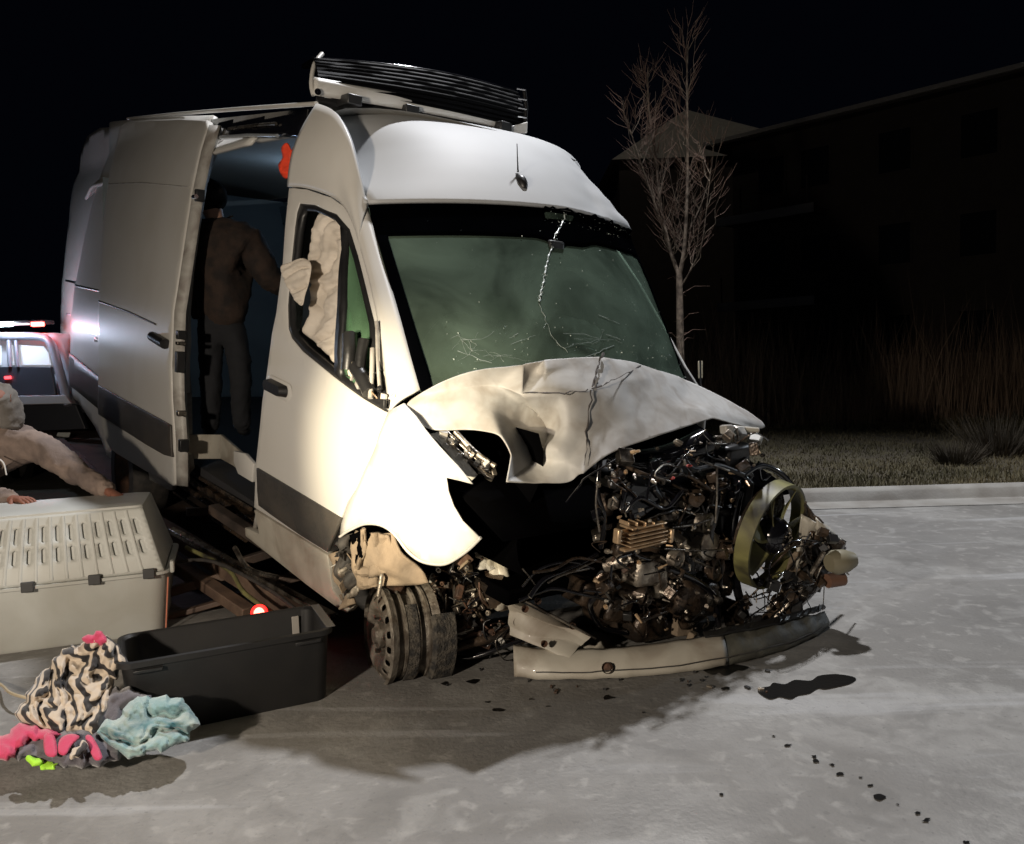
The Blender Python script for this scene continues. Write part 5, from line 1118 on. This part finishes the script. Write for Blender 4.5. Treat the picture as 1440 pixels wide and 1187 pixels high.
# lid: front wall pierced by vent slots, other walls closed
z0, z1 = .337, .655
def lidp(s, t, out=0.0): return Vector((s * (CL / 2 - .02 - .09 * t), -(CD / 2 - .0 - .11 * t ** 1.3) - out, lerp(z0, z1, t)))
holes = []
for k in range(15):
    s = -.88 + k * 1.76 / 14
    for (ta, tb) in ((.30, .52), (.60, .84)):
        h_ = [(s - .018, ta + .02), (s, ta), (s + .018, ta + .02), (s + .018, tb - .02), (s, tb), (s - .018, tb - .02)]; holes.append(h_)
v, f = tri([(-1, 0), (1, 0), (1, 1), (-1, 1)], holes, .05); mb = MB(); mb.add([lidp(q.x, q.y) for q in v], f); mb.build('lid_front', crm, crate, smooth=60, solid=.008, off=0)
mb = MB(); mb.grid(lambda u, v: lidp(lerp(-.97, .97, u), lerp(.1, .95, v), -.010), 2, 2); mb.build('slot_backing', crm, crate, smooth=0, solid=.003, off=0)  # pale sheet added close behind the slots to lighten them
for k in range(14):
    s = -.88 + (k + .5) * 1.76 / 14; mb = MB(); mb.tube([lidp(s, .04, .004), lidp(s, .5, .006), lidp(s, .97, .004)], .009, 6); mb.build('lid_rib', crm, crate, smooth=60)
def wall3(name, P): mb = MB(); mb.add(P, [(0, 1, 2, 3)]); mb.build(name, crm, crate, smooth=0, solid=.012)
q = lambda s, t, b=1: Vector((lidp(s, t).x, lidp(s, t).y * b, lidp(s, t).z))
wall3('lid_end', [q(1, 0), q(1, 0, -1), q(1, 1, -1), q(1, 1)]); wall3('lid_end', [q(-1, 0), q(-1, 0, -1), q(-1, 1, -1), q(-1, 1)]); wall3('lid_back', [q(-1, 0, -1), q(1, 0, -1), q(1, 1, -1), q(-1, 1, -1)])
rings([(2 * abs(lidp(1, 1).x) + .01, 2 * abs(lidp(0, 1).y) + .01, .04, z1 - .005, 0, 0), (2 * abs(lidp(1, 1).x), 2 * abs(lidp(0, 1).y), .04, z1 + .012, 0, 0), (2 * abs(lidp(1, 1).x) - .08, 2 * abs(lidp(0, 1).y) - .08, .04, z1 + .02, 0, 0)]).build('lid_top', crm, crate, smooth=40)
for s in (-.62, -.12, .40, .84):
    mb = MB(); mb.box((s * CL / 2, -CD / 2 - .022, .335), (.055, .018, .05)); mb.build('latch', mat('dark_latch', (.05, .05, .05), .5), crate, bevel=.004)
mb = MB(); mb.box((CL / 2 + .018, -CD / 2 + .03, .35), (.02, .06, .06)); mb.build('corner_clip', crm, crate, bevel=.006)
mb = MB(); mb.tube([(CL / 2 - .034, -CD / 2 + .035, .02), (CL / 2 - .004, -CD / 2 + .006, .30)], .004, 6); mb.build('edge_strip', mat('salmon_strip', (.6, .22, .14), .5), crate)

# ---- pile of blankets and clothes against the bin
def pile_map(a, b, h):
    d = interp(b, [890, 950, 1020, 1082], [3.02, 2.96, 2.80, 2.62]); return D(a, b, d - h)
def striped(name, c1, c2, scale, dist, rot=(0, 0, 0), w=.5, soft=.06, rough=.9):
    m = mat(name, c1, rough, sheen=.3); N = m.node_tree.nodes; L = m.node_tree.links; b = N['Principled BSDF']; tc = N.new('ShaderNodeTexCoord'); mp = N.new('ShaderNodeMapping'); mp.inputs['Rotation'].default_value = rot
    L.new(tc.outputs['Object'], mp.inputs[0]); wv = N.new('ShaderNodeTexWave'); wv.inputs['Scale'].default_value = scale; wv.inputs['Distortion'].default_value = dist; wv.inputs['Detail'].default_value = 1.5; wv.inputs['Detail Scale'].default_value = .9
    L.new(mp.outputs[0], wv.inputs['Vector']); r = N.new('ShaderNodeValToRGB'); r.color_ramp.elements[0].position = w - soft; r.color_ramp.elements[0].color = (*c2, 1); r.color_ramp.elements[1].position = w + soft; r.color_ramp.elements[1].color = (*c1, 1)
    L.new(wv.outputs['Fac'], r.inputs[0]); L.new(r.outputs[0], b.inputs['Base Color']); return m
zeb = striped('zebra_fleece', (.50, .42, .33), (.012, .010, .011), 8.0, 6.0, (.4, .9, .5), .42, .09)
teal = mat('tie_dye_fleece', (.20, .33, .34), .95, col2=(.03, .12, .15), nscale=7, nmix=1, lo=.50, hi=.62, dirt=(.36, .42, .38), dscale=13, damt=.8, sheen=.4, bump=.3, bscale=90)
pink = mat('pink_cloth', (.50, .04, .11), .8, sheen=.3, bump=.2); greyc = mat('charcoal_fleece', (.085, .078, .09), .95, sheen=.4, bump=.3, bscale=80, col2=(.13, .12, .14), nscale=14); lime = mat('lime_cloth', (.38, .75, .05), .7)
def cl(name, out, bulge, fold, m, lab, cat, edge=12, fs=.05, seed=0, an=(1, 1), dz=0.0, step=3.2, fdir=.3, wob=7): 
    o = inflate(name, out, lambda a, b, h: pile_map(a, b, h + dz), bulge, fold, m, None, step, seed, edge, fs, an, fdir=fdir, wob=wob); return tag(o, lab, cat)
cl('charcoal_garment', [(14, 1048), (60, 1030), (120, 1022), (152, 1030), (172, 1056), (165, 1070), (140, 1077), (100, 1079), (60, 1074), (35, 1066), (18, 1066)], .05, .018, greyc, 'dark charcoal garment lying under the pink straps at the foot of the pile', 'garment', seed=3)
cl('grey_cloth', [(140, 1000), (152, 975), (170, 966), (192, 970), (212, 982), (200, 1000), (170, 1022), (150, 1035), (138, 1028)], .045, .015, greyc, 'soft grey cloth tucked between zebra blanket and teal blanket', 'cloth', seed=9, dz=.0)
cl('zebra_blanket', [(121, 902), (140, 894), (160, 902), (184, 938), (168, 945), (160, 970), (152, 1000), (142, 1034), (110, 1031), (84, 1034), (52, 1024), (22, 1008), (34, 985), (44, 962), (62, 946), (76, 926), (98, 910)], .055, .024, zeb, 'zebra striped fleece blanket heaped against the end of the black bin', 'blanket', edge=14, fs=.05, seed=1, step=1.8, fdir=.25)
cl('teal_blanket', [(186, 984), (206, 979), (245, 983), (263, 990), (278, 1010), (276, 1028), (262, 1040), (240, 1053), (205, 1062), (180, 1064), (160, 1053), (136, 1032), (150, 1013), (170, 1002)], .045, .026, teal, 'pale teal tie-dyed fleece blanket crumpled on the road', 'blanket', edge=10, fs=.05, seed=5, dz=.03, step=1.8, fdir=1.9)
cl('pink_bag', [(0, 1036), (28, 1018), (60, 1022), (92, 1034), (60, 1042), (40, 1044), (26, 1056), (18, 1070), (0, 1068), (-20, 1060), (-18, 1045)], .05, .016, pink, 'bright pink fabric bag at the lower left of the blanket pile', 'bag', seed=7, dz=.03)
st = empty('pink_straps', pile_map(110, 1050, .1), 'bundle of short pink straps lying over the charcoal garment', 'straps')
for out in ([(62, 1034), (76, 1034), (80, 1062), (64, 1061)], [(84, 1040), (98, 1032), (112, 1036), (100, 1050), (92, 1062), (82, 1058)], [(120, 1036), (130, 1036), (144, 1064), (134, 1069), (126, 1055)]):
    o = inflate('strap', out, lambda a, b, h: pile_map(a, b, h + .085) - st.location, .008, .006, pink, st, 3, 4, 5, .08)
cl('pink_tuft', [(117, 899), (128, 890), (146, 889), (150, 898), (152, 905), (138, 908), (126, 906)], .02, .012, pink, 'small bright pink cloth on top of the zebra blanket', 'cloth', edge=6, dz=.04, seed=2)
cl('zebra_scarf', [(96, 1064), (104, 1052), (118, 1044), (121, 1056), (112, 1066), (100, 1068)], .02, .012, zeb, 'small zebra striped scrap lying between the pink straps', 'cloth', edge=5, dz=.10, seed=2)
cl('lime_ribbon', [(38, 1066), (48, 1062), (58, 1068), (56, 1076), (46, 1078)], .015, .006, lime, 'round lime green cloth scrap at the foot of the pile', 'cloth', edge=5, dz=.05, seed=2)
cl('lime_ribbon', [(58, 1074), (78, 1074), (82, 1077), (70, 1080), (58, 1080)], .008, .004, lime, 'flat narrow lime green ribbon end at the very front of the pile', 'cloth', edge=4, dz=.04, seed=4)
mb = MB(); mb.tube(smooth_poly([G(-30, 950), G(0, 962, .02), G(14, 974, .05), G(36, 981, .06), G(60, 985, .02)], 5, False), .006, 6); tag(mb.build('cord', mat('tan_cord', (.4, .33, .22), .7), smooth=60), 'thin tan cord running from the left edge to the zebra blanket', 'cord')

# ---- oil on the road and fallen scraps
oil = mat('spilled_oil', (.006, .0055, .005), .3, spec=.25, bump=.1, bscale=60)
def stain(pts, lab, group=None, z=.004, name='oil_stain', m=oil):
    P = smooth_poly([G(a, b, z) for a, b in pts], 4); c = sum(P, Vector()) / len(P); mb = MB(); n = len(P)
    mb.add([p - c for p in P], [tuple(range(n))]); o = mb.build(name, m, None, smooth=0, recalc=True); o.location = c; return tag(o, lab, 'oil stain', group)
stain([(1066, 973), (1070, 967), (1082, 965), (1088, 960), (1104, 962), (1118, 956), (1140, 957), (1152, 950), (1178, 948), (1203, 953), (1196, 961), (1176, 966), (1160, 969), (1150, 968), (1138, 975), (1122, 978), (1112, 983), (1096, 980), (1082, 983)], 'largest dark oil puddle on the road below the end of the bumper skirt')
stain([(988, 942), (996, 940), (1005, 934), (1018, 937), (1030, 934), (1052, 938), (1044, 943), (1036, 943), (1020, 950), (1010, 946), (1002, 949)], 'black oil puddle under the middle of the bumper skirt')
DR = [(1088, 1035, 3), (1109, 1048, 6), (1145, 1064, 6), (1147, 1071, 7), (1170, 1075, 4), (1181, 1088, 7), (1224, 1104, 4), (1237, 1121, 9), (1290, 1143, 5), (1302, 1153, 8), (1358, 1184, 6), (1015, 1117, 4), (1020, 968, 7), (855, 981, 9), (700, 998, 7), (747, 983, 5), (686, 987, 4), (627, 961, 6), (667, 958, 9), (770, 993, 3), (905, 1002, 3), (1210, 1093, 3), (1262, 1131, 3)]
for (a, b, r) in DR: stain([(a + cos(q) * r * re_.uniform(.35, 1.35), b + sin(q) * r * .42 * re_.uniform(.35, 1.35)) for q in [2 * pi * k / 8 for k in range(8)]], 'small dark oil drip on the concrete in front of the van', 'oil drips in front of the van', name='oil_drip')
scr_ = random.Random(2)
for k in range(26):
    a, b = scr_.uniform(600, 1100), scr_.uniform(940, 975); p = G(a, b, .006); mb = MB(); s = scr_.uniform(.004, .014)
    mb.box((0, 0, 0), (s * 2, s, .008), Matrix.Rotation(scr_.uniform(0, 3), 3, 'Z')); o = mb.build('debris_scrap', M[scr_.choice(['black', 'rust', 'alu', 'black'])], bevel=.001); o.location = p
    tag(o, 'tiny broken scrap lying on the road along the bumper skirt', 'debris', 'scraps along the bumper skirt')

# ---- white truck behind with its roof light bar
TD = 8.8; tb = D(60, 600, TD); T0 = Vector((tb.x, tb.y, 0)); truck = empty('pickup_truck', T0, 'white pickup truck with a flashing light bar behind the van', 'truck')
tw_ = mat('truck_white_paint', (.6, .6, .62), .3, coat=.4)
def tq(a, b, dd=0): return D(a, b, TD + dd) - T0
def tpanel(name, pts, m, dd=0, th=.04, par=truck, step=None):
    P = [tq(a, b, dd) for a, b in pts]; mb = MB(); mb.add(P, [tuple(range(len(P)))]); return mb.build(name, m, par, smooth=0, solid=th, off=-1, bevel=.008)
mb = MB(); x0, x1 = tq(-150, 500).x, tq(78, 500).x; zt_, zb_ = tq(0, 470).z, tq(0, 585).z
mb.add([(x0, 0.05, zb_), (x1 + .28, .05, zb_), (x1 + .28, 4.5, zb_ - .1), (x0, 4.5, zb_ - .1), (x0 + .1, .1, zt_), (x1, .1, zt_), (x1, 2.0, zt_), (x0 + .1, 2.0, zt_)], [(0, 3, 2, 1), (4, 5, 6, 7), (0, 1, 5, 4), (1, 2, 6, 5), (2, 3, 7, 6), (3, 0, 4, 7)]); mb.build('cab', tw_, truck, bevel=.06)
gw = mat('lit_cab_glass', (.7, .72, .75), .1, emis=(.9, .95, 1), estr=.35)
for pts in ([(-60, 486), (3, 486), (3, 514), (-60, 514)], [(10, 485), (19, 485), (21, 514), (12, 514)], [(27, 485), (62, 487), (69, 496), (73, 514), (29, 514)]): tpanel('rear_window', pts, gw, -.02, .02)
tpanel('tailgate', [(-100, 517), (75, 516), (82, 556), (-90, 560)], mat('dark_tailgate', (.05, .055, .065), .3), -.06, .05)
tpanel('bumper', [(-80, 559), (100, 556), (109, 568), (-80, 572)], tw_, -.12, .12)
tpanel('lower_body', [(-80, 572), (112, 569), (126, 603), (-80, 612)], mat('dark_lower_body', (.04, .042, .05), .4), -.08, .08)
tpanel('plate', [(82, 608), (100, 608), (98, 615), (80, 615)], mat('pale_plate', (.6, .62, .58), .5), -.1, .02)
rackm = mat('brushed_rack_tube', (.42, .42, .46), .4, metal=.3)
for pts, r in (([(-140, 474, -.1), (0, 473, -.1), (55, 474, -.1), (72, 484, -.12), (82, 515, -.14), (96, 570, -.2)], .045), ([(12, 475, -.1), (14, 516, -.12)], .022), ([(22, 478, -.1), (25, 516, -.12)], .018)):
    P = smooth_poly([tq(*p) for p in pts], 5, False); mb = MB(); mb.tube(P, r, 8); mb.build('rack_tube', rackm, truck, smooth=60)
for s in (-.75, .55):
    mb = MB(); mb.lathe((s, .5, .36), (1, 0, 0), [(-.12, .2), (-.12, .34), (-.08, .37), (.08, .37), (.12, .34), (.12, .2)], 30); mb.build('wheel', M['rubber'], truck, recalc=True)
lb = tag(MB().box(tq(-20, 456, .3), (1.45, .22, .045)).build('light_bar', M['black'], truck, bevel=.012))
mb = MB(); mb.box(tq(3, 456, .15), (.22, .06, .05)); mb.build('white_lamp', mat('lit_white_strobe', (1, 1, 1), .2, emis=(.75, .9, 1), estr=60), lb, bevel=.01)
mb = MB(); mb.box(tq(53, 456, .15), (.13, .06, .05)); mb.build('red_lamp', mat('lit_red_strobe', (1, .1, .08), .2, emis=(1, .05, .04), estr=22), lb, bevel=.01)
mb = MB(); mb.box(tq(28, 456, .15), (.2, .05, .02)); mb.build('dim_lamp', mat('dim_lit_lens', (.8, .7, .75), .2, emis=(.9, .7, .75), estr=1.2), lb, bevel=.005)
mb = MB(); mb.box(tq(11, 531, -.13), (.07, .02, .03)); mb.build('red_reflection', mat('glowing_red_reflection', (1, .05, .04), .2, emis=(1, .04, .05), estr=6), truck, bevel=.005)  # small glowing box imitates a red reflection on the tailgate
lamp('strobe_white_light', 'POINT', D(3, 450, TD - .35), None, 22, (.62, .75, 1.0), .06)
lamp('strobe_red_light', 'POINT', D(53, 452, TD - .2), None, 4, (1, .06, .05), .05)

# ---- people
def skin(name, verts, edges, rad, m, parent, sub=2, fold=0, fscale=.12, root=0):
    me = bpy.data.meshes.new(name); me.from_pydata([tuple(v) for v in verts], edges, []); me.update()
    o = bpy.data.objects.new(name, me); COL.objects.link(o); o.parent = parent; s = o.modifiers.new('skin', 'SKIN'); s.use_smooth_shade = True
    me.materials.append(m)
    sv = me.skin_vertices
    if not sv: bpy.context.view_layer.objects.active = o; bm = bmesh.new(); bm.from_mesh(me); bm.verts.layers.skin.verify(); bm.to_mesh(me); bm.free(); sv = me.skin_vertices
    for i, r in enumerate(rad): sv[0].data[i].radius = (r if isinstance(r, tuple) else (r, r)); sv[0].data[i].use_root = (i == root)
    u = o.modifiers.new('sub', 'SUBSURF'); u.levels = sub; u.render_levels = sub
    if fold:
        t = bpy.data.textures.new(name + '_folds', 'CLOUDS'); t.noise_scale = fscale; t.noise_depth = 2; d = o.modifiers.new('folds', 'DISPLACE'); d.texture = t; d.strength = fold; d.mid_level = .5; d.texture_coords = 'LOCAL'
        t = bpy.data.textures.new(name + '_creases', 'CLOUDS'); t.noise_scale = fscale * .38; t.noise_basis = 'VORONOI_F2_F1'; d = o.modifiers.new('creases', 'DISPLACE'); d.texture = t; d.strength = fold * .7; d.mid_level = .5; d.texture_coords = 'LOCAL'
    return o
def hand_chain(wrist, elbow, down, s=1.0):
    """palm and five bent fingers continuing the forearm: verts, edges from index 0 = wrist, radii"""
    f_ = (wrist - elbow).normalized(); sd = f_.cross(down).normalized(); V = [wrist]; E_ = []; R = [.026 * s]
    palm = wrist + f_ * .05 * s; V.append(palm); E_.append((0, 1)); R.append((.036 * s, .018 * s))
    for k, ln in enumerate((.075, .088, .082, .065)):
        off = (k - 1.5) * .021 * s; b0 = len(V); p0 = wrist + f_ * .095 * s + sd * off; p1 = p0 + f_ * ln * .45 * s + down * .012 * s; p2 = p1 + f_ * ln * .30 * s + down * .03 * s
        V += [p0, p1, p2]; E_ += [(1, b0), (b0, b0 + 1), (b0 + 1, b0 + 2)]; R += [.0105 * s, .009 * s, .007 * s]
    b0 = len(V); p0 = wrist + f_ * .03 * s - sd * .036 * s + down * .01; p1 = p0 + f_ * .03 * s - sd * .02 * s + down * .015 * s; V += [p0, p1, p1 + f_ * .028 * s + down * .012 * s]; E_ += [(0, b0), (b0, b0 + 1), (b0 + 1, b0 + 2)]; R += [.013 * s, .011 * s, .009 * s]
    return V, E_, R
def build_person(root, J, skinm, jacket, trousers, hairm, shoe, jr, hood=None, glove=None):
    """J: joint positions relative to the root empty"""
    V = [J['pelvis'], J['waist'], J['chest'], J['neck'], J['skull'], J['crown'], J['shL'], J['elL'], J['wrL'], J['shR'], J['elR'], J['wrR'], J['hipL'], J['knL'], J['anL'], J['toL'], J['hipR'], J['knR'], J['anR'], J['toR']]
    E_ = [(0, 1), (1, 2), (2, 3), (3, 4), (4, 5), (2, 6), (6, 7), (7, 8), (2, 9), (9, 10), (10, 11), (0, 12), (12, 13), (13, 14), (14, 15), (0, 16), (16, 17), (17, 18), (18, 19)]
    R = [.07, .07, .09, .06, .085, .075, .05, .04, .026, .05, .04, .026, .05, .04, .03, .035, .05, .04, .03, .035]
    for w, e in ((8, 7), (11, 10)):
        hv_, he, hr = hand_chain(V[w], V[e], Vector((0, 0, -1))); off = len(V); V += hv_[1:]; R += hr[1:]
        E_ += [((w if a == 0 else off + a - 1), (w if b == 0 else off + b - 1)) for a, b in he]
    body = skin('body', V, E_, R, skinm, root)
    fd = J['face']; hd = J['skull']; sd = fd.cross(Vector((0, 0, 1))).normalized()
    mb = MB(); mb.box(hd + fd * .10 + Vector((0, 0, .0)), (.02, .02, .035)); mb.build('nose', skinm, root, bevel=.008)
    for s in (-1, 1):
        mb = MB(); mb.lathe(hd + sd * s * .088, sd * s, [(-.006, .001), (-.006, .022), (.006, .03), (.004, .001)], 12); mb.build('ear', skinm, root, recalc=True)
        mb = MB(); mb.lathe(hd + fd * .088 + sd * s * .032 + Vector((0, 0, .02)), fd, [(-.004, .012), (.004, .008), (.006, .001)], 10); mb.build('eye', M['black'], root, recalc=True)
    mb = MB(); mb.box(hd + fd * .088 + Vector((0, 0, -.045)), (.03, .03, .008)); mb.build('mouth', pink, root, bevel=.003)
    skin('jacket', [J['hem'], J['waist'], J['chest'], J['collar'], J['shL'], J['elL'], J['wrL'], J['shR'], J['elR'], J['wrR']], [(0, 1), (1, 2), (2, 3), (2, 4), (4, 5), (5, 6), (2, 7), (7, 8), (8, 9)], jr, jacket, root, 3, .035, .09)
    skin('trousers', [J['pelvis'], J['hipL'], J['knL'], J['anL'], J['hipR'], J['knR'], J['anR'], J['pelvis'].lerp(J['waist'], .5), J['anL'].lerp(J['toL'], .3), J['anR'].lerp(J['toR'], .3)], [(0, 1), (1, 2), (2, 3), (0, 4), (4, 5), (5, 6), (0, 7), (3, 8), (6, 9)], [.13, .10, .085, .07, .10, .085, .07, .12, .06, .06], trousers, root, 3, .025, .09)
    for a, b in (('anL', 'toL'), ('anR', 'toR')): skin('shoe', [J[a] + Vector((0, 0, -.02)), J[b]], [(0, 1)], [.055, .045], shoe, root)
    if hairm: 
        bm = bmesh.new(); bmesh.ops.create_icosphere(bm, subdivisions=4, radius=1)
        for v in bm.verts:
            n_ = 1 + .06 * noise.noise(v.co * 5); v.co = hd + Vector((0, 0, .035)) - fd * .02 + v.co * .12 * n_
        for v in bm.verts:
            dd = (v.co - hd).dot(fd)
            if dd > .05: v.co -= fd * (dd - .05)
        me = bpy.data.meshes.new('hair'); bm.to_mesh(me); bm.free(); me.materials.append(hairm)
        for p in me.polygons: p.use_smooth = True
        o = bpy.data.objects.new('hair', me); COL.objects.link(o); o.parent = root
    return body
skm = mat('skin', (.42, .25, .18), .55)
# man standing in the cargo space, seen from behind
d0 = 5.6; F0 = D(312, 604, d0); man = empty('person', F0, 'person in a brown jacket and dark trousers standing inside the van doorway, seen from behind', 'person')
def pj(a, b, dd=0): return D(a, b, d0 + dd) - F0
Jm = dict(pelvis=pj(312, 452), waist=pj(314, 410), chest=pj(316, 345), neck=pj(304, 312), skull=pj(295, 284, .02), crown=pj(292, 272, .02), collar=pj(303, 308), hem=pj(312, 472), shL=pj(280, 338), elL=pj(268, 400, .12), wrL=pj(285, 452, .28), shR=pj(352, 342), elR=pj(380, 395, .05), wrR=pj(412, 408, .3),
          hipL=pj(294, 474), knL=pj(297, 530, -.04), anL=pj(296, 597), toL=pj(292, 606, .14), hipR=pj(333, 474), knR=pj(338, 530), anR=pj(340, 597, .1), toR=pj(346, 606, .25), face=Vector((-.3, .95, 0)).normalized())
build_person(man, Jm, skm, mat('brown_worn_jacket', (.032, .019, .013), .9, col2=(.010, .007, .006), nscale=11, nmix=.9, bump=.6, bscale=24), mat('dark_trousers', (.010, .011, .014), .9, bump=.2), mat('black_hair', (.006, .005, .005), .95, spec=.1), M['black'], [(.22, .17), (.22, .17), (.24, .19), .10, .14, .105, .075, .14, .105, .075])
# person bending over the crate
d1 = 4.75; F1 = D(-60, 905, d1); F1.z = 0; bend_ = empty('person', F1, 'person in a taupe hooded jacket bending over the pet crate at the left edge', 'person')
def bj(a, b, dd=0): return D(a, b, d1 + dd) - F1
def fl(x, y, z): return Vector((x, y, z))
Jb = dict(pelvis=bj(-95, 720, .1), waist=bj(-65, 672, .05), chest=bj(-2, 628), neck=bj(0, 592, -.08), skull=bj(-10, 562, -.14), crown=bj(-12, 548, -.18), collar=bj(-2, 598, -.05), hem=bj(-85, 705, .1), shL=bj(52, 622, -.02), elL=bj(100, 660, -.12), wrL=bj(158, 694, -.30), shR=bj(-20, 640, -.12), elR=bj(-38, 700, -.25), wrR=bj(20, 702, -.42),
          hipL=bj(-75, 735), knL=bj(-55, 815, -.05), anL=bj(-60, 890, .1), toL=bj(-45, 900, -.1), hipR=bj(-115, 735), knR=bj(-105, 815, -.1), anR=bj(-112, 890, .05), toR=bj(-100, 900, -.15), face=Vector((.35, -.8, -.5)).normalized())
tau = mat('taupe_jacket', (.27, .205, .17), .85, col2=(.15, .115, .10), nscale=9, nmix=.9, bump=.6, bscale=30)
build_person(bend_, Jb, mat('reddish_glove', (.24, .10, .065), .7), tau, mat('navy_trousers', (.02, .025, .05), .9), None, M['black'], [(.17, .14), (.18, .15), (.20, .16), .10, .105, .085, .058, .105, .085, .058])
skin('hood', [Jb['collar'] + Vector((0, 0, -.02)), Jb['neck'] + Vector((.0, .04, .02)), Jb['skull'] + Vector((0, .03, .02)), Jb['crown'] + Vector((0, .02, .02))], [(0, 1), (1, 2), (2, 3)], [.15, .125, .13, .09], mat('grey_hood', (.17, .155, .14), .85, bump=.5, bscale=30), bend_, 3, .04, .08)
mb = MB(); mb.tube(smooth_poly([bj(-12, 640, -.24), bj(4, 650, -.24), bj(9, 668, -.25)], 4, False), .004, 6); mb.build('drawstring', mat('white_cord', (.7, .68, .64), .6), bend_, smooth=60)

# ---- faint work lamp inside the cargo space
lamp('cargo_lamp', 'POINT', v2w((4.2, -.1, 2.35)), None, 3.2, (.45, .68, 1.0), .15)
mb = MB(); mb.lathe((4.2, -.1, 2.46), (0, 0, -1), [(-.01, .08), (.02, .07), (.03, .001)], 20); mb.build('cargo_light_housing', mat('lit_blue_white_lens', (.6, .8, 1), .3, emis=(.5, .75, 1), estr=2), van, recalc=True)
